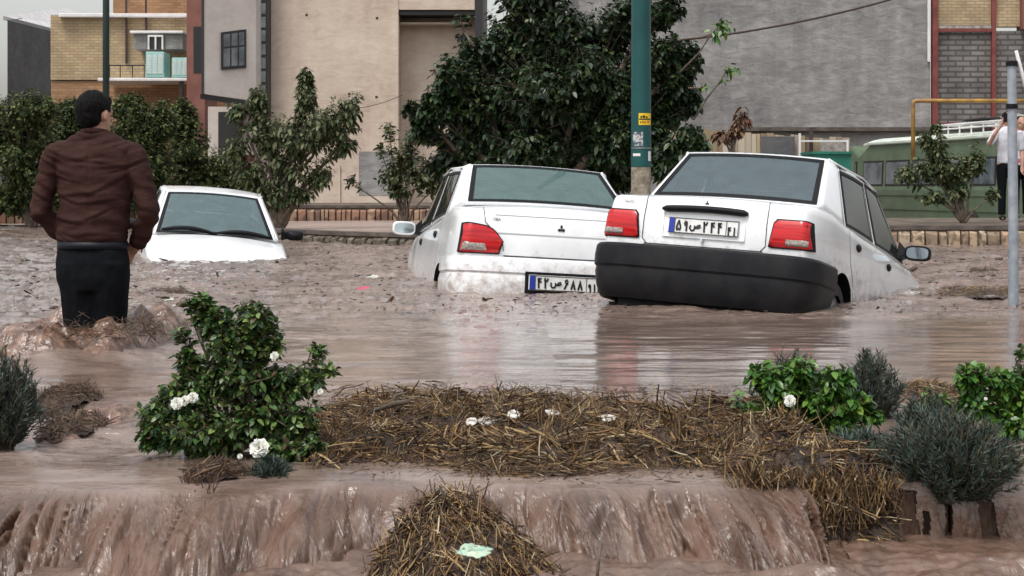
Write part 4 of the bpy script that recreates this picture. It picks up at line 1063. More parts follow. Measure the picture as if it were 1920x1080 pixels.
# middle car
K2 = dict(K1); K2.update(L=4.15, scale=1.05, W=([0,.012,.04,.08,.14,.22,.4,1.0,2.0,2.9,3.5,3.85,4.0,4.15],[.70,.720,.742,.760,.775,.787,.80,.81,.81,.80,.77,.72,.66,.5]),
    zs=([0,.1,.55,.8,1.2,2.0,2.9,3.5,4.15],[1.005,1.03,1.06,1.03,.99,.955,.92,.84,.64]), zc=([0,.03,.10,.55,.65,2.9,3.05,3.6,4.15],[1.015,1.05,1.07,1.10,1.10,.98,.97,.9,.66]),
    zb=([0,.3,.7,3.5,4.15],[.36,.26,.2,.2,.3]), tail=([.2,.55,.66,.80,.96,1.05],[.02,.02,.012,.0,.02,.07]),
    cab0=.70, cab1=3.0, axles=(.80,3.22), arch=.33, wz=.30, rw=.285, wscale=1.0, crown=.05, rwm=(.03,.03,.015,.03),
    G=dict(B0=(.655,.60,1.105),B1=(.752,.95,1.02),B2=(.770,1.75,.975),B4=(.762,2.86,.935),B5=(.70,3.08,.935),
           T0=(.545,1.15,1.450),T1=(.595,1.22,1.43),T2=(.620,1.75,1.46),T4=(.610,2.28,1.44),T5=(.58,2.36,1.435)),
    seams=[[(1.05,.62),(.99,.70),(.96,.82),(.96,.99)],[(1.76,.22),(1.77,.55),(1.76,.96)],[(2.9,.22),(2.92,.55),(2.88,.93)],[(1.18,.2),(1.15,.42),(1.05,.62)]],
    handles=[(1.22,.87),(2.2,.84)], mirror=(2.62,.96,.91), rearglass=M_glass2, mirror_mat=M_white)
c2, B2_ = car(K2, 'sedan_car', 'white sedan whose white rear bumper and number plate sit at the waterline', (.342,12.14,-.459), (R(-3.9),R(3.49),R(9.6)))
pl = smooth_plan([(0,-.10),(.35,-.095),(.58,-.065),(.70,-.005),(.785,.10),(.80,.28),(.803,.46)])
bumper(c2, K2, [(-.01,.660),(.012,.672),(.030,.664),(.040,.63),(.044,.565),(.040,.562),(.030,.552),(.036,.540),(.045,.50),(.045,.40),(.03,.28),(-.02,.22)], K2['paint'], plan=pl)
rim_ = MB(); rim_.box((-.285,-.150,.415),(.285,-.10,.575)); pr = rim_.build('plate_recess', M_black, c2); bevel(pr, .006, 2)
plate(c2, (0,-.166,.497), (0,0,0), '42s688', '91')
for sd_ in (1, -1):
    lamp(c2, B2_, [(.455,.700),(.435,.79),(.50,.875),(.56,.905),(.70,.925),(.748,.915),(.765,.70),(.755,.692),(.465,.692)], sd_, [[(.56,.715),(.575,.778),(.745,.778),(.748,.715)]])
for z_ in ((.985,.96),(.85,.85)):
    tail_ribbon(B2_, line((-.50,z_[0]),(.50,z_[0]),24), mat('crease', (.42,.43,.44), .4), 'boot_crease', c2, .010)
tail_ribbon(B2_, line((-.585,1.04),(-.575,.93))+line((-.445,.80),(-.43,.72)), M_gap, 'boot_seam', c2, .006)
tail_ribbon(B2_, line((.585,1.04),(.575,.93))+line((.445,.80),(.43,.72)), M_gap, 'boot_seam', c2, .006)
tail_ribbon(B2_, line((-.43,.685),(.43,.685),20), M_gap, 'boot_seam', c2, .009)
emblem(B2_, c2, 0, .905, .030)
text_mesh('badge', 'TIBA', .030, M_ink, c2, (-.49,tail_y(B2_,.49,.96)-.006,.945), (R(90),0,0), .001)

# far car, facing us
K3 = dict(K1); K3.update(L=4.4, scale=1.0, W=([0,.05,.2,.5,1.2,2.5,3.2,3.8,4.15,4.32,4.4],[.72,.77,.80,.825,.84,.84,.83,.80,.75,.66,.5]),
    zs=([0,.1,.6,.9,1.5,2.5,3.1,3.9,4.4],[.93,.96,.99,.97,.95,.93,.915,.80,.58]), zc=([0,.05,.12,.6,.7,3.0,3.15,3.9,4.4],[.93,.97,1.0,1.03,1.03,.985,.98,.88,.62]),
    zb=([0,.3,.7,3.6,4.4],[.34,.26,.2,.2,.25]), cab0=.75, cab1=3.0, axles=(.85,3.5), arch=.33, wz=.30, rw=.29, wscale=1.03, crown=.04,
    G=dict(B0=(.66,.62,1.04),B1=(.79,1.0,.965),B2=(.80,1.8,.95),B4=(.79,2.9,.93),B5=(.73,3.12,.945),
           T0=(.545,1.12,1.375),T1=(.585,1.2,1.36),T2=(.61,1.75,1.40),T4=(.60,2.15,1.39),T5=(.570,2.24,1.385)),
    seams=[[(1.75,.22),(1.8,.55),(1.8,.93)],[(2.95,.22),(2.97,.55),(2.92,.9)]], handles=[(1.35,.84),(2.4,.82)], mirror=(2.74,.985,.97),
    frontglass=glass_mat('windscreen glass', (.42,.56,.55), (.20,.30,.31), .34))
c3, B3_ = car(K3, 'sedan_car', 'white sedan facing us with water over its bonnet, far back beside the wading man', (-4.362,21.397,-.50), (R(-3.87),R(-4.55),R(195.05)))
for (x0, x1, y0, y1) in ((.62,-.02,3.13,3.05),(-.02,-.66,3.05,3.13)):
    wp = MB(); p0 = Vector((x0, 3.14, B3_.zc(3.1)+.015)); p1 = Vector((x1, 3.14+.03, B3_.zc(3.1)-.005))
    pts = [p0.lerp(p1, t_)+Vector((0, 0, .045*math.sin(PI*t_)*(1 if x0 > 0 else .8))) for t_ in np.linspace(0, 1, 10)]
    wp.tube(pts, [.012,.020,.024,.026,.026,.026,.024,.022,.018,.012], 6); wp.build('wiper', M_black, c3, smooth=True)
cw = MB(); cw.add([(.70,3.12,B3_.zc(3.12)-.01),(-.70,3.12,B3_.zc(3.12)-.01),(-.70,3.19,B3_.zc(3.19)+.004),(.70,3.19,B3_.zc(3.19)+.004),(0,3.23,B3_.zc(3.2)+.01)], [(0,1,2,4,3)]); cw.build('cowl', M_black, c3)
tg = MB(); tg.ellipsoid((0,2.30,1.37), (.03,.03,.022), 10, 6); tg.build('roof_aerial', M_black, c3, smooth=True)

# ---------------------------------------------------------------- people
M_skin = mat('skin', (.42,.24,.17), .55, (.36,.19,.13), 20)
M_hair = mat('black hair', (.003,.0028,.0028), .7, (.006,.005,.005), 60, bump=.6, bscale=120, stretch=(1,1,.3), spec=.12)
M_jacket = mat('brown jacket', (.030,.013,.011), .85, (.044,.020,.017), 9, bump=.35, bscale=14, stretch=(1,1,2.2), spec=.12)
M_trouser = mat('black trousers', (.004,.0045,.006), .85, (.007,.008,.010), 6, bump=.4, bscale=12, spec=.08)
M_belt = mat('belt', (.008,.010,.015), .5, spec=.2)
def tube_e(mb, pts, rads, n=18):
    """elliptical loft: rads are (rx, ry) across and in depth; rings stay perpendicular to the path"""
    pts = [Vector(p) for p in pts]; rings = []
    for i, p in enumerate(pts):
        d = (pts[min(i+1,len(pts)-1)]-pts[max(i-1,0)]).normalized()
        u_ = Vector((1,0,0)); u_ = (u_-d*u_.dot(d)); 
        if u_.length < .2: u_ = Vector((0,0,1)) - d*d.z
        u_.normalize(); v_ = d.cross(u_)
        rx, ry = rads[i] if isinstance(rads[i], tuple) else (rads[i], rads[i])
        rings.append([p+u_*rx*math.cos(a)+v_*ry*math.sin(a) for a in np.linspace(0, 2*PI, n, endpoint=False)])
    mb.rings(rings)
def hand(mb, wrist, d, side):
    """palm, four bent fingers and a thumb"""
    d = Vector(d).normalized(); s_ = d.orthogonal().normalized()*side; nrm = d.cross(s_)
    w_ = Vector(wrist)
    tube_e(mb, [w_-d*.02, w_+d*.04, w_+d*.09], [(.026,.018),(.038,.016),(.036,.014)])
    for i, (o_, L_) in enumerate(((-.03,.062),(-.010,.074),(.010,.070),(.030,.055))):
        b_ = w_+d*.085+s_*o_
        mb.tube([b_, b_+d*L_*.45-nrm*.004, b_+d*L_*.78-nrm*.018, b_+d*L_*.92-nrm*.034], [.0095,.009,.008,.006], 8)
    mb.tube([w_+d*.02-s_*.03, w_+d*.05-s_*.052, w_+d*.085-s_*.058-nrm*.01], [.012,.010,.007], 8)

def head_shape(mb, c, yaw):
    """skull, jaw, nose, brow, lips and ears; looks along +Y turned by yaw"""
    M = Matrix.Rotation(yaw, 4, 'Z'); c = Vector(c)
    def E(p, r_): mb.ellipsoid(c+M@Vector(p), r_, 16, 11, M=M)
    E((0,0,.03),(.076,.098,.088)); E((0,.028,-.045),(.060,.070,.066)); E((0,.060,-.085),(.034,.030,.026))
    E((0,.103,-.012),(.012,.020,.026)); E((0,.112,-.026),(.016,.014,.012)); E((0,.090,-.058),(.026,.014,.010)); E((0,.090,.018),(.05,.014,.010))
    for s_ in (-1, 1): E((s_*.080,-.004,-.010),(.010,.019,.032)); E((s_*.030,.088,.004),(.013,.008,.008))
    return M

# the wading man
YM = 7.9; sM = F/YM
mx_ = lambda px: (px-960)/sM
mz_ = lambda py: HC+(HOR-py)/sM
man = empty('person', (mx_(175), YM, -.47), label='man in a brown jacket and black trousers seen from behind, wading thigh deep, elbows out', cat='person')
om = Vector(man.location)
def L_(px, py, dy=0): return Vector((mx_(px)-om.x, dy, mz_(py)-om.z))
hc = L_(177, 215)
yaw_h = R(-26)
bd = MB(); head_shape(bd, hc, yaw_h)
tube_e(bd, [L_(178,262,.0), L_(179,240,.01), L_(178,222,.012)], [.062,.056,.055])
tube_e(bd, [L_(175,480), L_(175,440), L_(178,360), L_(178,300), L_(178,262)], [(.15,.10),(.145,.095),(.16,.10),(.19,.10),(.08,.07)])
for (sh_, el, wr, hd) in (((106,285),(72,395),(110,440),(1,.5,-.6)), ((252,285),(283,395),(252,448),(-.6,.3,-.8))):
    tube_e(bd, [L_(*sh_), L_((sh_[0]+el[0])/2,(sh_[1]+el[1])/2,-.01), L_(*el,-.01), L_((el[0]+wr[0])/2,(el[1]+wr[1])/2,.05), L_(*wr,.10)], [.055,.048,.042,.038,.028])
    hand(bd, L_(*wr,.10), hd, 1)
for s_, xx in ((-1,148),(1,205)):
    hip = L_(xx, 500); kn = Vector((hip.x*.95, .02, .50)); an = Vector((hip.x*.95, -.01, .07))
    tube_e(bd, [hip+Vector((0,0,.06)), hip, (hip+kn)/2, kn, (kn+an)/2, an], [.09,.092,.078,.056,.054,.038])
    tube_e(bd, [an+Vector((0,-.05,-.03)), an+Vector((0,.04,-.035)), an+Vector((0,.16,-.05))], [(.034,.03),(.042,.03),(.036,.018)])
b_o = remesh(bd.build('body', M_skin, man), .010, 4)
# hair cap with ragged nape
hm = MB(); Mh = Matrix.Rotation(yaw_h, 4, 'Z')
hm.ellipsoid(hc+Mh@Vector((0,-.010,.036)), (.081,.102,.090), 20, 14, M=Mh); hm.ellipsoid(hc+Mh@Vector((0,-.040,-.010)), (.070,.064,.060), 18, 12, M=Mh)
hm.ellipsoid(hc+Mh@Vector((0,-.056,-.036)), (.046,.034,.036), 18, 12, M=Mh)
hm.ellipsoid(hc+Mh@Vector((0,.050,.072)), (.064,.040,.036), 18, 12, M=Mh)
ho = remesh(hm.build('hair', M_hair, man), .009, 3)
for v in ho.data.vertices:
    n_v = vn(v.co.x/.012+v.co.z*20, v.co.z/.02, 3)*.006; v.co += v.normal*float(n_v)
for v in ho.data.vertices:
    v.co += v.normal*float(vn(v.co.x/.005+v.co.y*90, v.co.z/.03, 8))*.005
# cut the hair back from the face and ears
jk = MB()
tube_e(jk, [L_(173,462), L_(173,452), L_(174,430), L_(178,390), L_(180,340), L_(180,305), L_(178,278), L_(178,262), L_(178,247)],
       [(.150,.112),(.172,.126),(.176,.130),(.180,.130),(.192,.130),(.212,.125),(.200,.105),(.142,.090),(.078,.074)], 28)
for (sh_, el, wr) in (((104,291),(76,398),(122,446)), ((252,291),(281,396),(250,462))):
    tube_e(jk, [L_(sh_[0]+(10 if sh_[0]<170 else -10), sh_[1]-4), L_(*sh_), L_(sh_[0]*.45+el[0]*.55, sh_[1]*.5+el[1]*.5, -.01), L_(*el,-.015), L_((el[0]+wr[0])/2,(el[1]+wr[1])/2,.04), L_(*wr,.085)], [(.050,.06),(.060,.074),(.055,.066),(.055,.066),(.052,.058),(.044,.048)], 20)
for s_ in (-1, 1): jk.ellipsoid(L_(178+s_*50, 281), (.105,.080,.050))
jo = remesh(jk.build('jacket', M_jacket, man), .0075, 6)
rr = random.Random(2)
folds = [(rr.uniform(-.2,.2), rr.uniform(.98,1.5), rr.uniform(-.5,.5), rr.uniform(.014,.026), rr.uniform(.002,.005)) for _ in range(22)]
co = np.array([v.co[:] for v in jo.data.vertices]); no_ = np.array([v.normal[:] for v in jo.data.vertices])
dsp = np.zeros(len(co))
for k_ in range(34):   # sharp short creases, slanting from the armpits and the waist
    fx, fz = rr.uniform(-.26,.26), rr.uniform(.98,1.55); sl_ = (fx*2.2+rr.uniform(-.35,.35)); wd = rr.uniform(.005,.010)
    ln = (co[:,2]-fz) - sl_*(co[:,0]-fx) - .8*(co[:,0]-fx)**2; env_ = np.exp(-((co[:,0]-fx)/rr.uniform(.05,.11))**2)
    dsp += env_*(-.0065*np.exp(-(ln/wd)**2) + .0045*np.exp(-((ln-wd*2)/(wd*1.6))**2))
lowz = mz_(455)-om.z
for (fx, fz, sl_, wd, am) in folds:
    ln = (co[:,2]-fz) - sl_*(co[:,0]-fx); dsp += am*np.exp(-(ln/wd)**2)*np.exp(-((co[:,0]-fx)/.16)**2)
dsp += .0045*np.sin((co[:,2]-lowz)*62+3*co[:,0]+4*vn(co[:,0]/.1,co[:,2]/.1,7))*np.exp(-((co[:,2]-lowz-.09)/.13)**2)
arm = np.abs(co[:,0]) > .185
dsp += np.where(arm, .003*np.sin(co[:,2]*70+co[:,0]*40+4*vn(co[:,0]/.07,co[:,2]/.07,9)), 0)
dsp += .006*fbm(co[:,0]/.06, co[:,2]/.06+co[:,1]*8, 3, 4)
# a centre seam down the back
dsp -= .004*np.exp(-(co[:,0]-.01)**2/.00004)*(co[:,1] < 0)*(co[:,2] > lowz+.1)
co2 = co+no_*dsp[:,None]; jo.data.vertices.foreach_set('co', co2.ravel().astype(np.float32)); jo.data.update()
cl_ = MB(); rgc = []
for (z_, k_) in ((-.012,1.12),(.004,1.08),(.014,1.02),(.010,.94)):
    cc = L_(178,250)+Vector((0,0,z_)); rgc.append([cc+Vector((.068*k_*math.cos(a), .070*k_*math.sin(a)-.004, .012*math.sin(a+PI)))  for a in np.linspace(0, 2*PI, 28, endpoint=False)])
cl_.rings(rgc, cap=False); o_ = cl_.build('collar', M_jacket, jo, True); sm_ = o_.modifiers.new('s','SOLIDIFY'); sm_.thickness = .006
tr = MB()
tube_e(tr, [L_(174,452), L_(174,462), L_(174,490), L_(175,520), L_(176,545)], [(.160,.112),(.172,.122),(.184,.135),(.184,.135),(.170,.120)], 26)
for s_, xx in ((-1,147),(1,205)):
    hip = L_(xx, 510); kn = L_(xx-s_*0+ (9 if s_<0 else -2), 610); an = Vector((kn.x, -.01, .05))
    tube_e(tr, [hip+Vector((0,0,.05)), hip, hip.lerp(kn,.5), kn, kn.lerp(an,.5), an], [(.100,.125),(.102,.122),(.097,.108),(.090,.094),(.080,.08),(.075,.09)], 20)
to = remesh(tr.build('trousers', M_trouser, man), .009, 6)
co = np.array([v.co[:] for v in to.data.vertices]); no_ = np.array([v.normal[:] for v in to.data.vertices])
dsp = .012*fbm(co[:,0]/.09, co[:,2]/.22, 3, 5)+.006*fbm(co[:,0]/.03, co[:,2]/.12+co[:,0]*3, 2, 6)
to.data.vertices.foreach_set('co', (co+no_*dsp[:,None]).ravel().astype(np.float32)); to.data.update()
bl_ = MB(); rgb = []
for (z_, k_) in ((-.018,1.0),(.018,.985)):
    cc = L_(174,459)+Vector((0,0,z_)); rgb.append([cc+Vector((.178*k_*math.cos(a), .131*k_*math.sin(a), 0)) for a in np.linspace(0, 2*PI, 40, endpoint=False)])
bl_.rings(rgb, cap=False); o_ = bl_.build('belt', M_belt, man, True); o_.modifiers.new('s','SOLIDIFY').thickness = .006

# two people on the far kerb at the right
def bystander(px, Y, head_py, feet_z, label, shirt, arm_up, face):
    s = F/Y; h = HC+(HOR-head_py)/s-feet_z; k = h/1.75
    r = empty('person', (X(px,Y), Y, feet_z), (0,0,0), label, 'person', 'onlookers on the kerb'); r.scale = (k,k,k)
    bd = MB(); head_shape(bd, (0,0,1.62), face)
    tube_e(bd, [(0,0,.88),(0,0,1.05),(0,0,1.3),(0,0,1.42),(0,0,1.5),(0,0,1.58)], [(.13,.09),(.12,.085),(.16,.095),(.15,.08),(.06,.06),(.055,.055)])
    arms = []
    for sd_ in (-1, 1):
        if arm_up and sd_ < 0: pts = [(-.17,0,1.42),(-.25,-.06,1.30),(-.33,-.14,1.22),(-.28,-.22,1.36),(-.18,-.26,1.52)]
        else: pts = [(sd_*.17,0,1.42),(sd_*.21,.0,1.28),(sd_*.23,.01,1.12),(sd_*.22,-.05,.98),(sd_*.21,-.08,.86)]
        arms.append(pts); tube_e(bd, pts, [.048,.044,.036,.034,.024], 12)
        d = Vector(pts[-1])-Vector(pts[-2]); hand(bd, pts[-1], d, sd_)
    for sd_ in (-1, 1):
        tube_e(bd, [(sd_*.09,0,.92),(sd_*.09,0,.7),(sd_*.09,.01,.48),(sd_*.09,0,.25),(sd_*.09,0,.08)], [.08,.07,.052,.048,.036], 12)
        tube_e(bd, [(sd_*.09,.04,.05),(sd_*.09,-.06,.045),(sd_*.10,-.16,.03)], [(.035,.03),(.04,.03),(.035,.02)], 10)
    remesh(bd.build('body', M_skin, r), .012, 2)
    hm = MB(); Mh = Matrix.Rotation(face, 4, 'Z'); c = Vector((0,0,1.62))
    hm.ellipsoid(c+Mh@Vector((0,-.018,.045)), (.082,.094,.080), 16, 10, M=Mh); hm.ellipsoid(c+Mh@Vector((0,-.045,-.01)), (.072,.056,.06), 14, 9, M=Mh); hm.build('hair', M_hair, r, True)
    sh_ = MB(); tube_e(sh_, [(0,0,.90),(0,0,.93),(0,0,1.1),(0,0,1.3),(0,0,1.42),(0,0,1.5)], [(.15,.11),(.165,.12),(.160,.12),(.19,.12),(.18,.10),(.07,.07)], 20)
    for pts in arms: tube_e(sh_, pts[:4] if not arm_up else pts[:3], [.064,.062,.056,.048][:4 if not arm_up else 3], 14)
    remesh(sh_.build('shirt', shirt, r), .012, 3)
    tr = MB(); tube_e(tr, [(0,0,.98),(0,0,.9),(0,0,.82)], [(.145,.10),(.165,.115),(.16,.11)], 18)
    for sd_ in (-1, 1): tube_e(tr, [(sd_*.085,0,.88),(sd_*.09,0,.7),(sd_*.09,0,.48),(sd_*.09,0,.25),(sd_*.09,0,.09)], [.092,.085,.068,.062,.06], 14)
    remesh(tr.build('trousers', M_trouser, r), .012, 3)
    for sd_ in (-1, 1):
        so2 = MB(); so2.ellipsoid((sd_*.095,-.05,.04), (.045,.13,.042), 14, 8); so2.build('shoe', M_black, r, True)
    return r
M_shirt = mat('white shirt', (.62,.62,.66), .8, (.5,.5,.55), 12, bump=.3)
M_shirt2 = mat('patterned shirt', (.62,.55,.60), .8, (.40,.07,.12), 14, contrast=(.52,.58))
p1 = bystander(1889, 24.2, 208, .30, 'onlooker in a white shirt raising one arm, left of the grey pole', M_shirt, True, PI)
bystander(1914, 24.9, 217, .30, 'onlooker in a white and pink patterned shirt, right of the grey pole', M_shirt2, False, PI)
ph = MB(); ph.box((-.035,-.006,-.07),(.035,.006,.07)); po = ph.build('phone', M_black); bevel(po, .004, 1)
s_p = p1.scale[0]; po.location = Vector(p1.location)+Vector((-.135,-.33,1.63))*s_p; tag(po, 'small dark phone held up by the onlooker in the white shirt', 'phone')

# ---------------------------------------------------------------- green minibus behind the kerb
M_bus = mat('olive green paint', (.075,.11,.065), .45, (.105,.145,.09), 2.5, coat=.3)
M_busroof = mat('pale dusty roof', (.46,.52,.45), .6, (.60,.64,.58), 4)
bus_a = Vector((X(1880,33), 33, -.45)); bus_b = Vector((X(1587,41), 41, -.45))
dv = bus_b-bus_a; Lb = dv.length; angb = math.atan2(dv.y, dv.x)
bus = empty('minibus', bus_a, (0,0,angb), 'olive green minibus with a roof rack behind the kerb, partly hidden by a shrub', 'minibus')
# local x runs along the side away from us; the side that faces us is +y
Hb = Zc(252,33)+.45
bm_ = MB(); prof = [(0,.35),(0,Hb*.50),(-.03,Hb*.55),(-.08,Hb-.10),(-.16,Hb-.02)]
wdb = 2.0
def bring(x, f=1, dzr=0):
    half = [(y_, z_) for y_, z_ in prof]
    return [(x, 0+y_, z_-(dzr if z_ > Hb*.8 else 0)) for y_, z_ in half]+[(x, -wdb-y_, z_-(dzr if z_ > Hb*.8 else 0)) for y_, z_ in reversed(half)]
bm_.rings([bring(0), bring(.08), bring(Lb-1.2), bring(Lb-.6,1,.25), bring(Lb)])
bo = bm_.build('body', M_bus, bus); bevel(bo, .04, 2)
rf = MB(); rg = []
for x in (-.02,.3,2,4,Lb-2,Lb-.8):
    rg.append([(x, -.12-(wdb-.24)*a, Hb-.02+.17*(1-abs(2*a-1)**2.5)) for a in np.linspace(0,1,13)]+[(x,-wdb+.12,Hb-.05),(x,-.12,Hb-.05)])
rf.rings(rg); rf.build('roof', M_busroof, bus, True, 50)
gt = MB(); gt.box((-.03,-.10,Hb-.035),(Lb-1.1,-.02,Hb+.01)); gt.build('gutter', M_busroof, bus)
z0w, z1w = 1.28, 1.92
for (x0, x1) in ((.35,1.5),(1.65,2.95),(3.1,4.4),(4.55,5.85),(6.0,7.2),(7.6,Lb-.4)):
    fm = MB(); y_ = .0
    Vw = [(x0,-.034,z0w),(x1,-.034,z0w),(x1,-.066,z1w),(x0,-.066,z1w)]
    fm.add([(p[0],p[1]+.012,p[2]) for p in Vw]+[(p[0],p[1]-.03,p[2]) for p in Vw], [(0,1,2,3),(0,4,5,1),(1,5,6,2),(2,6,7,3),(3,7,4,0)])
    wfr = fm.build('window', M_frame_d, bus)
    g_ = MB(); i_ = .05; g_.add([(x0+i_,-.018,z0w+i_),(x1-i_,-.018,z0w+i_),(x1-i_,-.045,z1w-i_),(x0+i_,-.045,z1w-i_)], [(0,1,2,3)]); g_.build('pane', M_winglass, wfr)
g_ = MB(); g_.box((-.012,-wdb+.3,1.3),(-.003,-.3,1.85)); g_.build('rear_window', M_winglass, bus)
tr_ = MB(); tr_.box((.05,.003,1.06),(Lb-.1,.02,1.12)); tr_.box((.05,.003,.72),(Lb-.1,.02,.76)); tr_.build('side_trim', M_bus, bus)
for xw in (1.3, Lb-1.6):
    wl = MB(); wl.tube([(xw,.02,.35),(xw,-.25,.35)], .38, 28); wl.build('wheel', M_tyre, bus, True, 40)
rk = MB()
for k_ in range(7):
    x = .2+k_*.55; rk.tube([(x,-.25,Hb+.05),(x,-.25,Hb+.32),(x,-wdb+.25,Hb+.32),(x,-wdb+.25,Hb+.05)], .022, 6)
for (y_, z_) in ((-.25,.32),(-wdb+.25,.32),(-.25,.22),(-.8,.32),(-1.3,.32)): rk.tube([(.1,y_,Hb+z_),(3.6,y_,Hb+z_)], .02, 6)
rk.build('roof_rack', M_cornice, bus)
for (x, y_, sx, sy, sz, m_, nm, lb) in ((2.4,-.9,1.5,.8,.12,M_black,'bundle','dark folded bundle lying on the roof rack of the minibus, farther from the pole'),(.9,-.8,.9,.6,.14,M_edge,'bundle','pale bundle on the roof rack of the minibus, nearer to the pole')):
    bb_ = MB(); bb_.ellipsoid((0,0,0), (sx/2,sy/2,sz/2), 18, 9); o_ = bb_.build(nm, m_, None, True)
    dd = o_.data; 
    for v in dd.vertices: v.co += Vector((0,0,.05*float(vn(v.co.x*6, v.co.y*6, 2))))
    wp_ = Matrix.Rotation(angb,4,'Z')@Vector((x,y_,Hb+.34+sz/2)); o_.location = bus_a+wp_; o_.rotation_euler = (0,0,angb); tag(o_, lb, 'bundle')

# ---------------------------------------------------------------- vegetation
def unit(a): return a/np.maximum(1e-9, np.linalg.norm(a, axis=-1, keepdims=True))
def leaves(Pn, D, Nn, Ln, Wd, droop=.15):
    """folded pointed leaves: 7 points, 4 quads each"""
    Pn = np.asarray(Pn, float); D = unit(np.asarray(D, float)); Nn = np.asarray(Nn, float); Nn = unit(Nn - D*(Nn*D).sum(1, keepdims=True)); Sd = np.cross(D, Nn)
    L = Ln[:,None]; W_ = Wd[:,None]; dn = np.array([0,0,-1.])*(L*droop)
    v0 = Pn; v1 = Pn + D*L*.30 + Sd*W_*.46 + Nn*W_*.12; v2 = Pn + D*L*.30 - Sd*W_*.46 + Nn*W_*.12
    v3 = Pn + D*L*.66 + Sd*W_*.36 + Nn*W_*.10 + dn*.5; v4 = Pn + D*L*.66 - Sd*W_*.36 + Nn*W_*.10 + dn*.5
    v5 = Pn + D*L + dn; v6 = Pn + D*L*.48 + dn*.2
    V = np.stack([v0,v1,v3,v5,v4,v2,v6], 1).reshape(-1, 3)
    b = (np.arange(len(Pn))*7)[:,None]
    # quads: 0-1-6-2(v5 idx), 1-3-... using triangles as quads around the midrib
    Q = np.concatenate([b+[0,1,2,6], b+[6,2,3,4], b+[0,6,4,5]], 1).reshape(-1, 4)
    return V, Q
def curve_pts(a, b, sag, n, wob, rr):
    a = np.array(a, float); b = np.array(b, float); t_ = np.linspace(0, 1, n)[:,None]
    w_ = np.cumsum(rr.normal(0, wob, (n, 3)), 0)*np.sin(PI*t_)*.6
    return a*(1-t_)+b*t_+np.array([0,0,1.])*sag*4*t_*(1-t_)+w_
def plant(name, label, cat, root, clumps, mat_l, mat_b, leaf=.10, per=26, twigs=60, up=.2, seed=1, trunk_r=.06, tl=.45, droop=.25, group=None, stems=None, ww=.62, kind_names=('trunk','crown'), out=.5, core=0):
    """clumps: (centre, radii, weight). Limbs go from the stem to each clump; twigs fan out in it and carry the leaves"""
    rr = np.random.default_rng(abs(seed)); root = np.array(root, float)
    e = empty(name, tuple(root), label=label, cat=cat, group=group)
    wood = MB(); LP = []; LD = []; LN = []; LS = []
    for (c, rad, wgt) in clumps:
        c = np.array(c, float); rad = np.array(rad, float)
        base = root if stems is None else np.array(stems[rr.integers(len(stems))], float)
        fork = root + (c-root)*np.array([.25,.25,.40]) + rr.normal(0, .03, 3)*np.linalg.norm(c-root)
        if not stems: 
            L0 = curve_pts(root, fork, 0, 5, trunk_r*.3, rr); wood.tube([Vector(p-root) for p in L0], list(np.linspace(trunk_r, trunk_r*.6, 5)), 8)
        L1 = curve_pts(fork if stems is None else base, c, .05*np.linalg.norm(c-fork), 7, trunk_r*.35, rr)
        wood.tube([Vector(p-root) for p in L1], list(np.linspace(trunk_r*.6, trunk_r*.16, 7)), 6)
        nt_ = max(3, int(twigs*wgt))
        for k_ in range(nt_):
            d = rr.normal(0, 1, 3); d /= np.linalg.norm(d); rho = rr.uniform(.15, 1)**.5
            tip = c + d*rad*rho + rr.normal(0,.05,3)*rad
            st_ = L1[rr.integers(3, 7)] if rr.random() < .5 else c + (tip-c)*rr.uniform(.0,.4)
            dr = tip-st_; ln = np.linalg.norm(dr)
            if ln > tl*2.2: st_ = tip - dr/ln*tl*rr.uniform(1.2,2.2)
            tw = curve_pts(st_, tip + np.array([0,0,up*tl]), .04*ln, 5, .01, rr)
            wood.tube([Vector(p-root) for p in tw], list(np.linspace(trunk_r*.11+.002, .002, 5)), 4, cap=False)
            m_ = max(3, int(per*rr.uniform(.6, 1.3))); tt = rr.uniform(.15, 1.03, m_)
            pos = np.stack([np.interp(tt, np.linspace(0,1,5), tw[:,j]) for j in range(3)], 1)
            ax = unit((tw[-1]-tw[0])[None])[0]
            rd = rr.normal(0, 1, (m_, 3)); rd = unit(rd - ax*(rd@ax)[:,None])
            dirn = unit(rd*1.0 + ax*out + np.array([0,0,-droop]))
            LP.append(pos + rd*leaf*.15); LD.append(dirn)
            LN.append(np.array([0,0,1.])+rr.normal(0,.45,(m_,3))); LS.append(leaf*rr.uniform(.4,1.3,m_)*rr.uniform(.75,1.2)*(1.05-.35*tt))
    LP = np.concatenate(LP); LD = np.concatenate(LD); LN = np.concatenate(LN); LS = np.concatenate(LS)
    V, Q = leaves(LP-root, LD, LN, LS, LS*ww, droop*.6)
    tr_o = wood.build(kind_names[0], mat_b, e, True)
    fast_mesh(kind_names[1], V, Q, mat_l, e)
    return e
M_bark = mat('bark', (.07,.05,.035), .9, (.14,.11,.085), 12, bump=.6, bscale=40)
M_l_dark = island_mat('mulberry leaves', [(.007,.015,.007),(.014,.030,.012),(.022,.046,.017),(.034,.064,.022),(.010,.022,.009),(.075,.11,.034)], .42, trans=.10, spec=.4)
M_l_hedge = island_mat('hedge leaves', [(.014,.028,.012),(.028,.050,.018),(.045,.075,.024),(.085,.115,.036),(.17,.18,.06),(.022,.040,.016)], .6, trans=.2, spec=.25)
M_l_mid = island_mat('young leaves', [(.022,.038,.016),(.040,.066,.024),(.065,.095,.036),(.11,.13,.055),(.19,.19,.10),(.03,.05,.02)], .55, trans=.2, spec=.3)
M_l_rose = island_mat('rose leaves', [(.010,.028,.009),(.024,.065,.017),(.045,.105,.024),(.085,.155,.036),(.16,.22,.055),(.014,.035,.012),(.10,.06,.03)], .4, trans=.10, spec=.5)
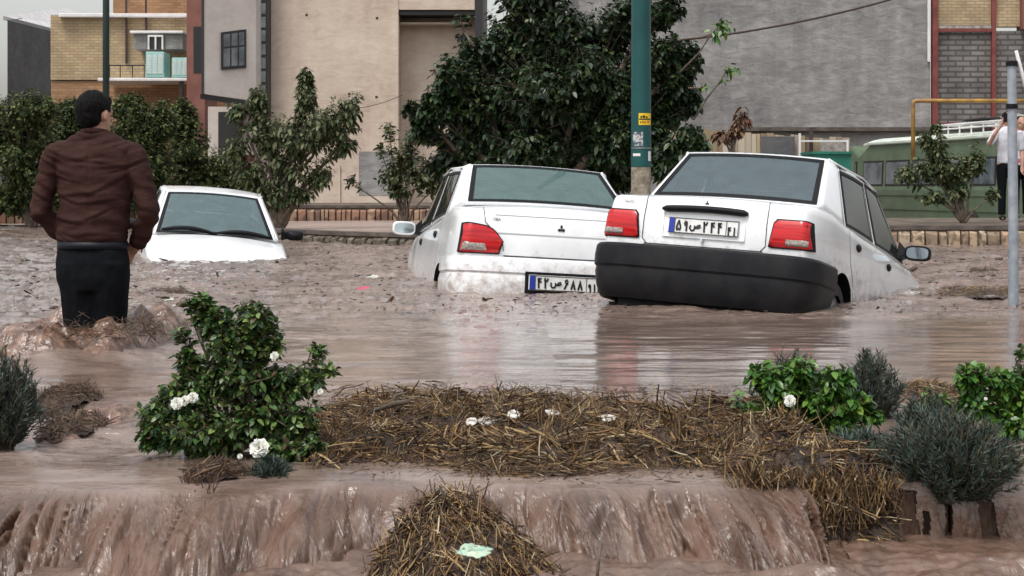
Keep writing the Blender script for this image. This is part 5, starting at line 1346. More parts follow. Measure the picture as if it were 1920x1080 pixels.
M_l_rose2 = island_mat('bright rose leaves', [(.020,.065,.014),(.035,.105,.018),(.055,.14,.022),(.09,.19,.028),(.15,.24,.04)], .34, trans=.16, spec=.5)
M_l_dead = island_mat('dead leaves', [(.10,.05,.03),(.16,.08,.045),(.07,.035,.025),(.22,.14,.07)], .7)
M_lav = island_mat('grey green needles', [(.018,.030,.026),(.03,.048,.040),(.055,.08,.068),(.10,.135,.11),(.03,.038,.026),(.035,.055,.045)], .6, spec=.3)

def cl(px, py, rx, ry, Y, dy=None, w=1.0):
    s = F/Y; return (tuple(P(px, py, Y)), (rx/s, dy if dy is not None else (rx+ry)/2/s, ry/s), w)

Ya = 31.0
hg = [('wide leafy tree at the far left edge behind the wading man', 60, -40, [(-10,250,70,85),(40,300,80,90),(60,215,60,45),(90,360,70,50),(20,380,60,35)]),
      ('bushy tree directly behind the head of the wading man', 170, 12, [(120,270,70,80),(150,340,60,70),(135,215,40,30),(170,300,50,70)]),
      ('bushy dark tree between the wading man and the far white car', 280, 23, [(255,250,60,75),(285,320,60,65),(240,205,35,30),(300,235,35,45),(260,370,60,35)]),
      ('loose green tree right behind the roof of the far white car', 385, 31, [(350,300,60,80),(390,350,65,50),(345,235,35,40),(420,330,45,55),(340,215,20,28)])]
for i, (lb, rx_, sd_, cls) in enumerate(hg):
    Yh = Ya + (i % 2)*1.6
    plant('leafy_tree', lb, 'tree', (X(rx_,Yh), Yh, -.1), [cl(a, b, c, d, Yh) for a, b, c, d in cls], M_l_hedge, M_bark, leaf=.10, per=26, twigs=260, seed=sd_, tl=.35, trunk_r=.07, group='trees behind the far left water')
# undergrowth at the left waterline
plant('hedge_shrub', 'low dark hedge shrubs along the far left waterline under the trees', 'hedge', (X(120,33),33.2,.3), [cl(a, 395, 60, 18, 33.3, .3, .8) for a in (0,70,140,210,290,370,440)], M_l_hedge, M_bark, leaf=.10, per=18, twigs=70, seed=77, tl=.25, trunk_r=.02, kind_names=('stem','foliage'))
Yb = 27.0
plant('young_tree', 'young pale leaved tree with two upright shoots in front of the beige building', 'tree', (X(520,Yb), Yb, .05),
      [cl(a, b, c, d, Yb, None, w_) for a, b, c, d, w_ in ((560,255,60,55,1),(620,240,55,50,1),(655,215,35,40,.6),(500,260,45,55,.8),(575,185,22,40,.5),(573,150,12,24,.3),(480,195,24,28,.45),(447,215,22,26,.3),(540,320,55,40,.7),(600,330,45,35,.45),(510,375,40,40,.9),(470,340,40,50,.8),(440,290,30,40,.5),(560,370,30,20,.4),(650,280,30,20,.3))],
      M_l_mid, M_bark, leaf=.125, per=16, twigs=85, seed=5, tl=.42, trunk_r=.07, droop=.55, ww=.5)
plant('shrub', 'small loose shrub before the beige wall, left of the big dark tree', 'shrub', (X(760,27.5), 27.5, .1),
      [cl(a, b, c, d, 27.5, None, w_) for a, b, c, d, w_ in ((760,300,38,35,1),(735,330,30,30,.8),(790,330,45,40,1),(820,350,40,30,.8),(730,250,18,26,.2),(770,260,25,25,.4),(715,285,16,14,.15),(655,345,14,14,.12),(745,360,40,14,.7))],
      M_l_mid, M_bark, leaf=.10, per=12, twigs=60, seed=6, tl=.3, trunk_r=.03, droop=.3)
Yd = 25.0
plant('mulberry_tree', 'big dark dense tree with large drooping leaves in the middle, behind the two right cars', 'tree', (X(1010,Yd), Yd, .1),
      [cl(a, b, c, d, Yd+dd, None, w_) for a, b, c, d, w_, dd in ((900,190,75,70,1.3,0),(850,150,45,40,.7,-.3),(820,205,35,40,.6,-.2),(790,245,28,30,.3,0),(960,90,75,75,1.2,.3),(1040,60,90,70,1.3,0),(1000,0,90,40,.9,0),(1110,90,80,75,1.2,.4),(1020,180,110,90,1.8,-.3),(1120,200,90,80,1.4,0),(900,280,80,50,1.2,.2),(1000,290,100,55,1.4,-.2),(1110,290,80,60,1.3,.1),(1180,40,60,50,.8,.2),(1245,30,40,35,.45,-.3),(1250,110,45,40,.5,-.4),(1270,165,40,40,.5,-.3),(1250,215,40,40,.5,0),(840,320,55,30,.8,.3),(880,345,60,22,.6,0),(1160,340,60,25,.6,0),(900,110,45,40,.6,.1),(1190,160,60,60,.9,.5),(1180,250,60,50,.9,.4),(870,60,30,30,.0,0),(770,215,14,16,.10,0),(1225,260,45,50,.9,-.2),(1285,120,35,35,.5,-.3),(950,330,90,30,1,0),(1070,340,90,30,1,0),(1290,200,28,30,.4,-.2),(1060,120,110,90,1.5,.6),(930,230,90,80,1.3,.6),(1150,270,55,60,1.2,-.5),(1165,190,45,60,1,-.5),(1100,150,60,60,1,-.6))],
      M_l_dark, M_bark, leaf=.145, per=22, twigs=160, seed=8, tl=.5, trunk_r=.13, droop=.35, ww=.6)
plant('shrub', 'dark leafy shrub at the right of the teal lamp post, under the big tree', 'shrub', (X(1275,24), 24, .1),
      [cl(a, b, c, d, 24, None, w_) for a, b, c, d, w_ in ((1262,290,42,35,1),(1290,262,30,26,.7),(1235,315,34,26,.8),(1310,280,22,18,.4))],
      M_l_dark, M_bark, leaf=.14, per=14, twigs=70, seed=9, tl=.3, trunk_r=.03, droop=.6)
# long bare twigs with a tuft at the end
tw = empty('bare_twig', P(1280,150,24), label='bare twigs with bright green leaf tufts reaching over the grey wall', cat='branch')
mb = MB(); og = Vector(tw.location)
for pts in ([(1275,135),(1310,100),(1335,62),(1352,45)],[(1300,225),(1325,185),(1352,150),(1368,125)],[(1270,75),(1315,70),(1345,60)],[(1290,165),(1312,165),(1325,160)]):
    mb.tube([P(a, b, 24)-og for a, b in pts], list(np.linspace(.016, .007, len(pts))), 6)
mb.build('twig', M_bark, tw, True)
rr_ = np.random.default_rng(3); LP=[];LD=[];LN=[];LS=[]
for (a, b, r0, n0) in ((1353,50,16,44),(1370,130,13,26),(1323,162,7,8),(1340,66,8,10),(1358,152,5,5)):
    LP=[];LD=[];LN=[];LS=[]
    c = np.array(P(a, b, 24)-og); n0 = int(n0)
    LP.append(c+rr_.normal(0, .45, (n0,3))*r0*24/F); LD.append(rr_.normal(0,1,(n0,3))+np.array([0,0,-.8])); LN.append(rr_.normal(0,.5,(n0,3))+np.array([0,0,1.])); LS.append(rr_.uniform(.07,.13,n0))
    LP, LD, LN, LS = map(np.concatenate, (LP,LD,LN,LS)); V, Q = leaves(LP, LD, LN, LS, LS*.6, .3); fast_mesh('leaf_tuft', V, Q, M_l_rose2, tw)
plant('dead_branch', 'withered brown leaved branch on a stake in front of the board fence', 'branch', tuple(P(1373,300,26)), [cl(1392,226,10,22,26,None,.8),cl(1378,245,14,14,26,None,.6),cl(1350,258,18,10,26,None,.5)], M_l_dead, M_bark, leaf=.12, per=12, twigs=22, seed=12, tl=.25, trunk_r=.035, droop=.9, kind_names=('stem','foliage'))
plant('sapling', 'thin sapling with sparse dark leaves standing in front of the green minibus', 'tree', (X(1806,23.4),23.4,.27),
      [cl(a, b, c, d, 23.4, None, w_) for a, b, c, d, w_ in ((1752,285,22,24,.6),(1735,265,14,16,.3),(1770,320,30,34,1),(1790,355,26,26,.8),(1730,318,28,22,.5),(1695,330,22,18,.35),(1810,320,22,30,.5),(1757,245,9,12,.2),(1745,375,26,12,.3),(1830,300,18,26,.3),(1862,370,10,20,.12))],
      M_l_mid, M_bark, leaf=.095, per=14, twigs=80, seed=15, tl=.28, trunk_r=.03, droop=.5)

# ---- foreground plants
def bloom(parent, c, r_, seed, name='rose_bloom', tilt=(0,-1,.4)):
    """ruffled double rose: rings of cupped petals"""
    rr = random.Random(seed); mb = MB(); ax = Vector(tilt).normalized(); q_ = ax.to_track_quat('Z','Y')
    for ring, (n_, rad, lift, sz) in enumerate(((8,.62,.0,.52),(7,.46,.16,.46),(6,.28,.28,.36),(4,.12,.36,.26))):
        for k_ in range(n_):
            a = 2*PI*(k_+.5*(ring % 2))/n_+rr.uniform(-.15,.15); V = []
            el = [.15,.5,.85,1.2][ring]+rr.uniform(-.15,.15)
            for v_ in (0,.5,1):
                for u_ in (-1,-.4,.4,1):
                    w_ = sz*r_*(.35+.75*v_*(1.25-.5*v_)); rr2 = rad*r_*.4 + sz*r_*1.15*v_*math.cos(el); z_ = lift*r_ + sz*r_*1.15*v_*math.sin(el) + .10*r_*u_*u_ + rr.uniform(-.05,.05)*r_*v_
                    x_ = rr2*math.cos(a)-u_*w_*math.sin(a); y_ = rr2*math.sin(a)+u_*w_*math.cos(a); V.append(Vector(c)+q_@Vector((x_, y_, z_)))
            mb.add(V, [(j*4+i, j*4+i+1, j*4+i+5, j*4+i+4) for j in range(2) for i in range(3)])
    return mb.build(name, M_petal, parent, True)
M_petal = mat('white petals', (.66,.66,.58), .6, (.78,.78,.74), 30)
def rose_bush(label, root, clumps, blooms, seed, lm, leaf, per=15, twigs=40):
    e = plant('rose_bush', label, 'rose bush', root, clumps, lm, M_stem, leaf=leaf, per=per, twigs=twigs, seed=seed, tl=.13, trunk_r=.008, droop=.25, kind_names=('stem','foliage'), up=.15, ww=.66)
    for i, (px, py, Y, r_) in enumerate(blooms): bloom(e, P(px, py, Y)-Vector(root), r_*.78, seed*10+i, tilt=(random.Random(i+seed).uniform(-.5,.5), -1, .5))
    return e
M_stem = mat('green brown stems', (.05,.06,.025), .7, (.09,.06,.04), 30)
Yr = 4.75
def cl2(px, py, rx, ry, Y, dy, w): return cl(px, py, rx, ry, Y, dy, w)
rose_bush('dark green rose bush with white blooms, left of centre at the edge of the fall', tuple(P(440,850,Yr)),
    [cl2(a, b, c, d, Yr+dd, (c+d)*.5*Yr/F, w_) for a, b, c, d, w_, dd in ((400,610,45,30,.9,0),(480,605,45,32,1,0),(430,650,70,40,1.3,0),(500,650,40,30,.7,0),(385,575,14,14,.25,0),(440,720,90,45,2,0),(530,730,60,40,1.2,.03),(580,715,30,30,.4,0),(345,745,60,40,1.2,0),(300,790,50,40,1.1,0),(380,810,80,45,1.8,-.05),(480,800,90,50,1.9,0),(560,800,55,45,1.1,0),(590,850,30,25,.5,-.05),(540,855,55,28,.9,-.06),(290,830,40,25,.7,0),(400,850,60,18,.8,0),(350,680,22,20,.3,0),(362,578,12,12,.14,0),(600,665,14,14,.10,0),(618,700,12,12,.10,0),(345,640,14,12,.10,0),(610,880,24,10,.2,-.05))],
    [(487,841,Yr-.17,.043),(332,757,Yr-.12,.027),(347,752,Yr-.13,.023),(362,746,Yr-.12,.024),(515,668,Yr-.08,.020),(600,735,Yr-.05,.014),(450,856,Yr-.15,.012)], 41, M_l_rose, .031, 22, 54)
rose_bush('bright green rose bush with one white bloom, right of the straw bank', tuple(P(1500,820,5.15)),
    [cl2(a, b, c, d, 5.15, (c+d)*.5*5.15/F, w_) for a, b, c, d, w_ in ((1440,715,38,28,1),(1500,705,45,28,1),(1570,720,42,32,1),(1460,760,40,35,1),(1530,770,55,40,1.3),(1600,770,45,32,1),(1560,810,50,30,1),(1480,740,60,40,1),(1630,790,20,18,.3),(1400,775,22,14,.25),(1500,815,40,26,.6))],
    [(1481,752,4.95,.028),(1447,790,5.0,.012)], 43, M_l_rose2, .038, 16, 38)
rose_bush('bright green rose bush cut by the right edge of the picture', tuple(P(1880,850,5.05)),
    [cl2(a, b, c, d, 5.05, (c+d)*.5*5.05/F, w_) for a, b, c, d, w_ in ((1825,712,34,24,1),(1890,730,40,30,1),(1930,760,45,45,1.2),(1830,760,42,38,1),(1880,800,50,40,1.2),(1860,840,40,28,.8),(1930,850,40,28,.8),(1750,765,34,22,.4),(1915,672,10,12,.15),(1960,700,40,40,1),(1990,800,50,60,1.4))],
    [(1915,873,4.85,.026),(1848,748,4.9,.008)], 47, M_l_rose2, .035, 16, 38)
def feathery(label, root, R0, Hh, n, seed, group='grey green cotton lavender plants', lean=0):
    """dome of upright stems feathered with short needles"""
    rr = np.random.default_rng(seed); e = empty('cotton_lavender', root, label=label, cat='shrub', group=group)
    LPn = []; LDn = []; LNn = []; LSn = []; wood = MB()
    for i in range(n):
        az = rr.uniform(0, 2*PI); tilt = rr.uniform(0, 1)**.6; L_n = (Hh*(1-.25*tilt)+R0*.35*tilt)*rr.uniform(.6,1.25)
        bx = np.array([math.cos(az), math.sin(az), 0])*R0*.35*tilt*rr.uniform(.4,1)
        t_ = np.linspace(0, 1, 8)[:,None]
        ou = np.array([math.cos(az)+lean, math.sin(az), 0])*R0*.75*tilt
        pts = bx + ou*(t_**1.1) + np.array([0,0,1.])*L_n*(t_**(1+.1*tilt)) *(1-.45*tilt**2) + rr.normal(0,.004,(8,3))
        wood.tube([Vector(p) for p in pts], [.0022]*8, 3, cap=False)
        m_ = 54; tt = rr.uniform(.12, 1, m_); pos = np.stack([np.interp(tt, t_[:,0], pts[:,j]) for j in range(3)], 1)
        ax = unit((pts[-1]-pts[3])[None])[0]; rd = rr.normal(0,1,(m_,3)); rd = unit(rd-ax*(rd@ax)[:,None])
        LPn.append(pos); LDn.append(rd*.8+ax*1.0); LNn.append(rr.normal(0,1,(m_,3))); LSn.append(rr.uniform(.016,.034,m_))
    wood.build('stem', M_stem, e)
    LPn, LDn, LNn, LSn = map(np.concatenate, (LPn,LDn,LNn,LSn)); V, Q = leaves(LPn, LDn, LNn, LSn, np.full(len(LSn), .0036), .02)
    fast_mesh('foliage', V, Q, M_lav, e)
feathery('feathery grey green shrub cut by the left edge of the picture', tuple(P(5,840,4.9)), .13, .27, 210, 1)
feathery('feathery dark grey green shrub overhanging the kerb, nearest at the right', tuple(P(1778,942,4.46)), .21, .22, 430, 2, lean=.08)
feathery('feathery grey green shrub standing up behind the bright rose bush', tuple(P(1630,800,5.6)), .13, .23, 240, 3)
feathery('tips of a feathery shrub just behind the left part of the bright rose bush', tuple(P(1480,790,5.7)), .16, .215, 200, 4)
feathery('low olive grey feathery shrub between the straw and the overhanging one', tuple(P(1610,900,4.65)), .14, .12, 220, 5)
feathery('small feathery tuft under the rose bush at the lip of the fall', tuple(P(508,912,4.5)), .06, .065, 90, 6)
feathery('feathery shrub rising between the nearest one and the right rose bush', tuple(P(1735,850,4.95)), .10, .17, 130, 8)

# ---------------------------------------------------------------- straw, rubbish, floating bits
M_straw = island_mat('wet straw', [(.014,.008,.005),(.07,.036,.016),(.028,.014,.008),(.20,.115,.045),(.016,.009,.006),(.10,.050,.022),(.42,.29,.13),(.018,.010,.007),(.30,.165,.06),(.05,.026,.014),(.56,.46,.29)], .55)
M_straw_m = island_mat('muddy straw', [(.03,.018,.012),(.08,.045,.028),(.05,.028,.018),(.12,.07,.04),(.09,.05,.032),(.20,.13,.07)], .45)
M_mulch = mat('dark wet mulch', (.018,.011,.008), .6, (.07,.04,.024), 18, bump=1, bscale=45)
def strands(Pc, D, L, r_, rng_, bend=.25, seg=3):
    N = len(Pc); D = unit(D); n1 = unit(np.cross(D, rng_.normal(0,1,(N,3)))); n2 = np.cross(D, n1)
    rings = []
    bv = unit(rng_.normal(0,1,(N,3))+np.array([0,0,-.3]))*L[:,None]*bend
    for k_ in range(seg+1):
        t_ = k_/seg - .5; c = Pc + D*(L*t_)[:,None] + bv*(t_*t_*4*.25)
        rk = (r_*(1-.35*abs(t_)*2))[:,None]
        for a in (0, 2.094, 4.189): rings.append(c + n1*rk*math.cos(a) + n2*rk*math.sin(a)*.45)
    V = np.stack(rings, 1).reshape(-1, 3); nv = (seg+1)*3; b = (np.arange(N)*nv)[:,None]
    q_ = []
    for k_ in range(seg):
        for a in range(3): q_.append([k_*3+a, k_*3+(a+1)%3, (k_+1)*3+(a+1)%3, (k_+1)*3+a])
    Q = (b[:,:,None]+np.array(q_)[None].reshape(1,1,-1)).reshape(-1, 4)
    return V, Q
def heap(name, label, poly, hfun, n, Lr, rad, seed, m=M_straw, flat=.35, dirbias=(0,0,0), mound=True, under=True, pos_fn=None):
    """a bank of loose stalks over a low mound; poly is an outline on the ground (x,y)"""
    rr = np.random.default_rng(seed); poly = np.array(poly); mn, mxx = poly.min(0), poly.max(0)
    def inside(x, y):
        r = np.zeros(x.shape, bool); j = len(poly)-1
        for i in range(len(poly)):
            xi, yi = poly[i]; xj, yj = poly[j]
            c = ((yi > y) != (yj > y)) & (x < (xj-xi)*(y-yi)/(yj-yi+1e-12)+xi); r ^= c; j = i
        return r
    pts = []; 
    while sum(map(len, pts)) < n:
        q_ = rr.uniform(mn, mxx, (n, 2)); q_ = q_ + rr.normal(0, .01, q_.shape); pts.append(q_[inside(q_[:,0], q_[:,1])])
    q_ = np.concatenate(pts)[:n]
    z = hfun(q_[:,0], q_[:,1]) + rr.uniform(-.010, .022, n)
    cid = (np.floor(q_[:,0]/.075+vn(q_[:,0]/.05,q_[:,1]/.05,3))*7+np.floor(q_[:,1]/.09+vn(q_[:,0]/.06,q_[:,1]/.04,9))*131).astype(int) % 997
    cd = rr.normal(0, 1, (997,3))*np.array([1,1,flat*1.2])
    D = rr.normal(0, .55, (n,3))*np.array([1,1,flat*1.3]) + unit(cd)[cid] + np.array(dirbias)
    L = rr.uniform(*Lr, n)*rr.choice([.35,.7,1.,1.9], n, p=[.3,.3,.32,.08])
    V, Q = strands(np.column_stack([q_, z]), D, L, rad*rr.choice([.35,.5,.7,1.0,1.4,2.1], n, p=[.2,.22,.22,.2,.12,.04]), rr)
    base = np.array([poly[:,0].mean(), poly[:,1].mean(), 0])
    e = None
    o_ = fast_mesh(name, V-base, Q, m); o_.location = base
    o_.data.materials.append(M_mulch)
    if mound:   # the matted core joins the same object
        gx = np.linspace(mn[0], mxx[0], 160); gy = np.linspace(mn[1], mxx[1], 90); XX, YY = np.meshgrid(gx, gy)
        ZZ = hfun(XX, YY) - .010 + .012*fbm(XX/.03, YY/.03, 3, seed)
        ins_ = inside(XX, YY); idx = np.arange(XX.size).reshape(XX.shape)
        Qm = np.stack([idx[:-1,:-1], idx[:-1,1:], idx[1:,1:], idx[1:,:-1]], -1).reshape(-1,4); Qm = Qm[(ins_[:-1,:-1]&ins_[1:,1:]).ravel()]
        bm = bmesh.new(); bm.from_mesh(o_.data); 
        used = np.unique(Qm); mp_ = -np.ones(XX.size, int); mp_[used] = np.arange(len(used))
        vs = [bm.verts.new((XX.flat[i]-base[0], YY.flat[i]-base[1], ZZ.flat[i])) for i in used]
        for f in mp_[Qm]:
            fc = bm.faces.new([vs[i] for i in f]); fc.material_index = 1
        bm.to_mesh(o_.data); bm.free()
    return tag(o_, label, 'straw', kind='stuff')
def g2(px, py, z=0):     # point on the water (height z) that shows at px, py
    Y = (HC-z)*F/(py-HOR); return (X(px, Y), Y)
poly = [g2(*p) for p in ((560,800),(590,775),(640,765),(760,772),(860,764),(1000,772),(1150,770),(1280,782),(1400,776),(1440,790),(1500,800),(1620,860),(1700,880),(1680,915),(1640,925),(1500,925),(1400,905),(1330,880),(1200,880),(1050,892),(900,888),(780,868),(660,872),(590,880),(555,850))]
pc = np.array(poly)
def edge_d(x, y):
    d = np.full(np.shape(x), 9.)
    for i in range(len(pc)):
        a = pc[i]; b = pc[(i+1) % len(pc)]; ab = b-a; t_ = np.clip(((x-a[0])*ab[0]+(y-a[1])*ab[1])/(ab@ab), 0, 1)
        d = np.minimum(d, np.hypot(x-a[0]-ab[0]*t_, y-a[1]-ab[1]*t_))
    return d
def hbank(x, y):
    h = .002 + .050*smooth01(edge_d(x, y)/.20) + .075*fbm(x/.16, y/.13, 3, 71)*smooth01(edge_d(x,y)/.12)
    over = np.clip(4.45-y, 0, 1)
    return h - over*.9 - over**2*1.2
heap('straw_bank', 'long bank of matted straw and stalks dammed up across the middle of the foreground', poly, hbank, 17000, (.03,.12), .0032, 71)
def scatter_poly(pts): return [g2(*p) for p in pts]
flatp = lambda x, y: .004 + .012*fbm(x/.1, y/.1, 2, 44)
heap('scattered_chaff', 'thin floating chaff and bark trailing off behind the straw bank', scatter_poly(((590,742),(660,724),(900,724),(1150,728),(1400,732),(1420,790),(1150,788),(860,785),(600,790))), flatp, 1900, (.010,.055), .0026, 74, m=M_straw_m, flat=.12, mound=False)
heap('scattered_chaff', 'thin wet chaff washed out along the front edge of the straw bank', scatter_poly(((560,850),(780,858),(1050,880),(1330,872),(1420,905),(1250,902),(1000,905),(760,890),(580,890))), flatp, 700, (.008,.04), .0022, 75, m=M_straw_m, flat=.12, mound=False)
# stalks hanging over the kerb at the right
def drape(name, label, pts, n, seed, Lr=(.05,.14), m=M_straw, spread=.03, rad=.0028, under=None, dirn=(0,-.2,-1), dj=.45):
    rr = np.random.default_rng(seed); pts = np.array(pts); i = rr.integers(0, len(pts)-1, n); t_ = rr.random(n)[:,None]
    Pc = pts[i]*(1-t_)+pts[i+1]*t_ + rr.normal(0, spread, (n,3))*np.array([1,.5,.6])
    D = np.array(dirn)+rr.normal(0, dj, (n,3)); V, Q = strands(Pc, D, rr.uniform(*Lr, n), rr.uniform(rad*.5, rad*1.4, n), rr)
    c = pts.mean(0); o_ = fast_mesh(name, V-c, Q, m); o_.location = c; return tag(o_, label, 'straw', kind='stuff')
drape('hanging_straw', 'straw stalks hanging down over the wet kerb at the right, above the stream', [tuple(P(a, b, 4.36)) for a, b in ((1400,905),(1470,925),(1540,935),(1600,930),(1660,925))], 900, 72, spread=.035)
drape('hanging_straw', 'straw stalks hanging down over the wet kerb at the right, above the stream', [tuple(P(a, b, 4.33)) for a, b in ((1490,950),(1530,965),(1570,960),(1600,950))], 150, 73, spread=.02)
# mound in the fall, with a matted core
mc = P(835, 1020, 4.22)
core = MB(); rgs = []
for k_, (py, hw, Yc) in enumerate(((935,20,4.34),(950,50,4.29),(975,76,4.22),(1000,104,4.13),(1040,138,4.03),(1085,170,3.94),(1120,190,3.87))):
    rgs.append([])
    for a in np.linspace(0, PI, 15):
        p_ = P(835-hw*math.cos(a)+ (6 if k_ > 2 else 0)*k_, py, Yc); p_.y += .10 - .13*math.sin(a); p_.z += .02*float(vn(a*3, k_, 5)); rgs[-1].append(p_)
core.rings(rgs, cap=False)
V0 = core.v; base = Vector(mc)
rr_ = np.random.default_rng(91); n0 = 2100
# stalks run down the flank of the mound
ti = rr_.uniform(0, len(rgs)-1.01, n0); ai = rr_.uniform(0, 13.99, n0); G_ = np.array([[list(p) for p in r] for r in rgs])
i0 = ti.astype(int); j0 = ai.astype(int); ft = (ti-i0)[:,None]; fa = (ai-j0)[:,None]
Pn = (G_[i0,j0]*(1-ft)+G_[i0+1,j0]*ft)*(1-fa)+(G_[i0,j0+1]*(1-ft)+G_[i0+1,j0+1]*ft)*fa
Dn = unit(G_[i0+1,j0]-G_[i0,j0]); Dn = Dn*1.0 + rr_.normal(0,.42,(n0,3))
V, Q = strands(Pn + np.array([0,-.006,.004])+rr_.normal(0,.008,(n0,3)), Dn, rr_.uniform(.03,.12,n0)*np.where(rr_.random(n0)<.1,1.7,1), rr_.uniform(.0015,.0042,n0), rr_)
so3 = fast_mesh('straw_mound', V-np.array(base), Q, M_straw); so3.location = base; so3.data.materials.append(M_mulch)
bm = bmesh.new(); bm.from_mesh(so3.data); vs = [bm.verts.new(Vector(v)-base) for v in core.v]
for f in core.f: bm.faces.new([vs[i] for i in f]).material_index = 1
bm.to_mesh(so3.data); bm.free(); tag(so3, 'pointed mound of straw caught in the middle of the fall', 'straw', kind='stuff')
# small heaps
def small_heap(label, px, py, rx, ry, h, n, seed, m=M_straw_m, Lr=(.02,.07), z0=0.0, name='straw_heap', rad=.0024):
    c = np.array(g2(px, py, z0)); rX = rx*c[1]/F; y0 = g2(px, py-ry, z0)[1]-c[1]; rY = y0
    pl_ = [(c[0]+rX*math.cos(a)*(1+.2*math.sin(3*a+seed)), c[1]+rY*math.sin(a)*(1+.15*math.cos(4*a+seed))) for a in np.linspace(0, 2*PI, 18, endpoint=False)]
    hf = lambda x, y: z0 + h*np.maximum(0, 1-((x-c[0])/rX)**2*.8-((y-c[1])/rY)**2*.8) + .25*h*fbm(x/.06, y/.06, 3, seed)
    return heap(name, label, pl_, hf, n, Lr, rad, seed, m)
small_heap('small heap of muddy straw beside the left feathery shrub', 120, 757, 55, 22, .05, 800, 81)
small_heap('low second heap of muddy straw under the first, at the left', 130, 808, 60, 20, .035, 700, 82)
small_heap('roots and straw caught at the lip of the fall, below the rose bush', 400, 888, 62, 10, .018, 500, 83)
small_heap('flat brown patch of chaff floating beyond the wading man', 312, 549, 48, 5, .02, 260, 84, Lr=(.03,.09))
small_heap('flat patch of chaff floating at the right beyond the grey pole', 1848, 508, 36, 4, .02, 160, 85, Lr=(.03,.09))
small_heap('reddish brown chaff between the rear feathery shrub and the right rose bush', 1748, 745, 55, 16, .04, 700, 87, m=M_straw)
small_heap('long strip of chaff washed around the foot of the grey pole', 1850, 552, 110, 9, .035, 800, 86, m=M_straw, Lr=(.03,.10))
drape('hanging_straw', 'dark roots trailing down the fall at the left, under the white stick', [tuple(P(a, b, Y)) for a, b, Y in ((355,910,4.42),(385,935,4.36),(405,965,4.28),(415,1010,4.2))], 190, 88, m=M_straw_m, spread=.016, dirn=(.25,-.3,-1))

M_churn = mat('churned mud', (.10,.052,.034), .16, (.26,.165,.12), 16, bump=.7, bscale=30, spec=.7, contrast=(.42,.66))
# churned mud round the legs of the wading man
def churn(name, label, px, py, rx, ry, h, seed, z0=0.):
    c = np.array(g2(px, py, z0)); rX = rx*c[1]/F; rY = g2(px, py-ry, z0)[1]-c[1]
    gx = np.linspace(-1.15, 1.15, 170); gy = np.linspace(-1.15, 1.15, 90); A_, B_2 = np.meshgrid(gx, gy); XX = c[0]+A_*rX; YY = c[1]+B_2*rY
    e_ = np.clip(1-(A_**2+B_2**2), 0, 1)**.6
    ridg = 1-np.abs(fbm(XX/.11, YY/.11, 4, seed))*3.2
    ZZ = z0 - .03 + e_*(h*.62 + h*.45*fbm(XX/.22, YY/.18, 2, seed+2)*2 + .030*ridg + .016*fbm(XX/.05, YY/.04, 2, seed+1))
    return water_mesh(name, XX, YY, ZZ, YY, 0*XX+.6, 0*XX+1.2, m=M_churn)
churn('churned_water', None, 105, 650, 135, 34, .22, 61)
churn('churned_water', None, 262, 640, 60, 34, .24, 62)
churn('churned_water', None, 180, 652, 90, 26, .19, 63)
churn('churned_water', None, 165, 790, 80, 44, .045, 64)
drape('floating_stalks', 'brown stalks and chaff churned up around the legs of the wading man', [tuple(P(a, b, Y)) for a, b, Y in ((0,650,7.6),(60,635,7.5),(130,618,7.45),(200,622,7.45),(270,605,7.8),(295,625,7.8))], 420, 89, m=M_straw_m, spread=.045, dirn=(1,0,.1), dj=.7, Lr=(.02,.08))

# loose specks on the water
rr_ = np.random.default_rng(5); n0 = 1500
py_ = 440+rr_.random(n0)**.85*150; px_ = rr_.uniform(-30, 1950, n0); Yn = HC*F/(py_-HOR)
sz = rr_.uniform(.008,.026,n0)*np.where(rr_.random(n0)<.06, 2.6, 1)*np.clip(Yn/12, .5, 1.4)
Pn = np.column_stack([(px_-960)*Yn/F, Yn, rr_.uniform(.0,.02,n0)])
V, Q = strands(Pn, rr_.normal(0,1,(n0,3))*np.array([1,.6,.15]), sz*1.6, sz*.35, rr_, .2, 2)
tag(fast_mesh('floating_debris', V, Q, island_mat('floating bits', [(.02,.014,.01),(.06,.035,.025),(.03,.02,.015),(.12,.08,.05),(.04,.025,.02)], .6)), 'dark specks of bark and rubbish scattered over the flood', 'debris', kind='stuff')

def scrap(name, label, cat, px, py, Y, wx, hz, m, seed, rot=0, dy=.03, group=None):
    """crumpled sheet of plastic"""
    rr = np.random.default_rng(seed); n1, n2 = 16, 10; A_, B_2 = np.meshgrid(np.linspace(-1,1,n1), np.linspace(-1,1,n2))
    s = Y/F; w_ = wx*s/2; h_ = hz*s/2
    rad = 1+.35*fbm(np.arctan2(B_2,A_)*1.3, A_*0, 2, seed)
    XX = A_*np.sqrt(1-B_2**2*.5)*w_*rad; TT_ = B_2*np.sqrt(1-A_**2*.5)*rad; ZZ = TT_*h_*.8 + .35*h_*fbm(A_*2.2, B_2*2, 3, seed+1); YY = TT_*dy + dy*.6*fbm(A_*3, B_2*3, 2, seed+2)
    idx = np.arange(XX.size).reshape(XX.shape); Q = np.stack([idx[:-1,:-1], idx[:-1,1:], idx[1:,1:], idx[1:,:-1]], -1).reshape(-1,4)
    o_ = fast_mesh(name, np.stack([XX,YY,ZZ],-1).reshape(-1,3), Q, m, smooth=True); so_ = o_.modifiers.new('s','SOLIDIFY'); so_.thickness = .0015
    o_.location = P(px, py, Y); o_.rotation_euler = (0, rot, 0); return tag(o_, label, cat, group)
M_mint = mat('mint plastic', (.20,.36,.28), .4, (.50,.56,.42), 24, bump=.4, bscale=30)
M_foam = mat('dirty white foam', (.22,.19,.16), .7, (.56,.54,.50), 40, contrast=(.42,.56))
M_pink = mat('pink plastic', (.55,.05,.12), .4)
scrap('plastic_wrapper', 'pale mint green plastic wrapper lying on the straw mound in the fall', 'wrapper', 888, 1032, 3.80, 66, 20, M_mint, 5, .02)
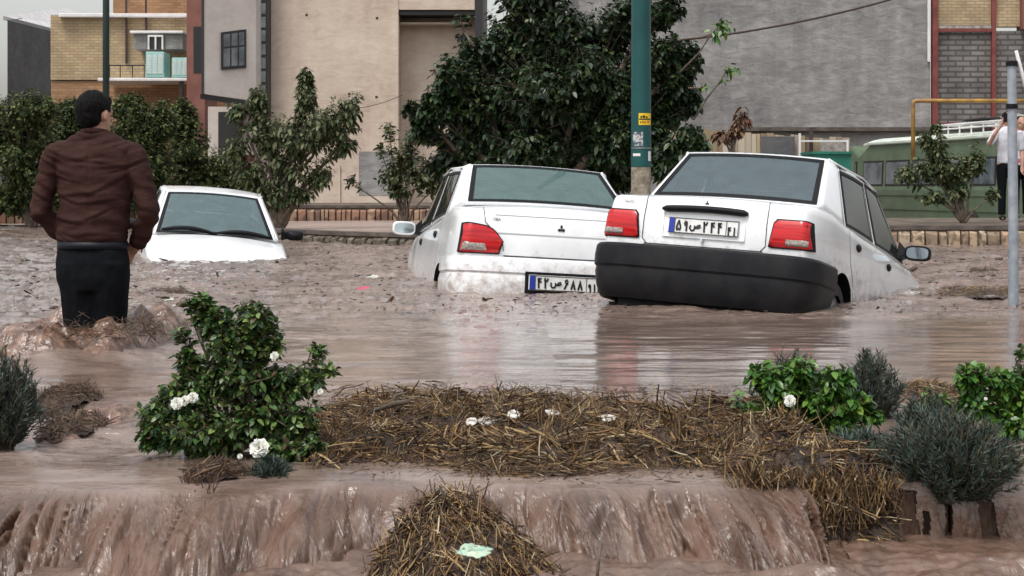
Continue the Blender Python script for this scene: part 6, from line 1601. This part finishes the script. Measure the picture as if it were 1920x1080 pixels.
for i, (px, py, wx, hz, lb) in enumerate(((884,790,26,16,'small white foam scrap, leftmost of those on the straw bank'),(912,789,40,18,'widest crumpled white foam scrap on the straw bank, second from the left'),(962,776,30,20,'white foam scrap on the straw bank with an upturned edge, third from the left'),(1036,773,36,12,'flat cream coloured scrap on the straw bank, fourth from the left'),(1138,783,44,12,'long beige scrap on the straw bank, rightmost of the row'))):
    scrap('foam_scrap', lb, 'foam scrap', px, py, 4.96+.03*(i % 2), wx*.8, hz*.75, M_foam, 10+i, dy=.02, group='pale scraps on the straw bank')
for i, (px, py, wx, hz, lb) in enumerate(((316,561,18,7,'small white scrap floating behind the wading man, upper of two'),(328,575,20,9,'small white scrap floating behind the wading man, lower of two'),(700,519,26,9,'white scrap floating on open water left of the middle car'))):
    Y = HC*F/(py-HOR); scrap('floating_scrap', lb, 'scrap', px, py, Y, wx, hz, M_foam, 30+i, dy=.06, group='white scraps afloat')
scrap('pink_strip', 'bright pink plastic strip floating left of the middle car', 'plastic strip', 686, 541, HC*F/(541-HOR), 40, 7, M_pink, 40, dy=.05)
ws = MB(); ws.tube([P(318,897,4.46), P(352,915,4.41), P(378,938,4.35), P(396,946,4.31)], [.006,.010,.011,.006], 8)
tag(ws.build('white_stick', mat('bleached wood', (.5,.45,.40), .7, (.3,.24,.2), 20), smooth=True), 'bleached white stick lying over the lip of the fall at the left', 'stick')
st2_ = MB(); st2_.tube([P(1120,1080,3.95), P(1123,1045,3.97), P(1126,1018,3.99)], [.004,.004,.006], 6)
tag(st2_.build('twig_in_stream', M_bark, smooth=True), 'short dark twig poking up out of the falling water right of the mound', 'twig')
for pts, lb in (([(700,770),(735,758),(770,752),(712,775)],'dark forked root lying on the left end of the straw bank'),):
    rt = MB(); rt.tube([P(a, b, 5.1) for a, b in pts[:3]], [.006,.011,.008], 6); rt.tube([P(735,758,5.1),P(742,742,5.12),P(765,735,5.14)], [.01,.007,.003], 6); tag(rt.build('root', M_bark, smooth=True), lb, 'root')
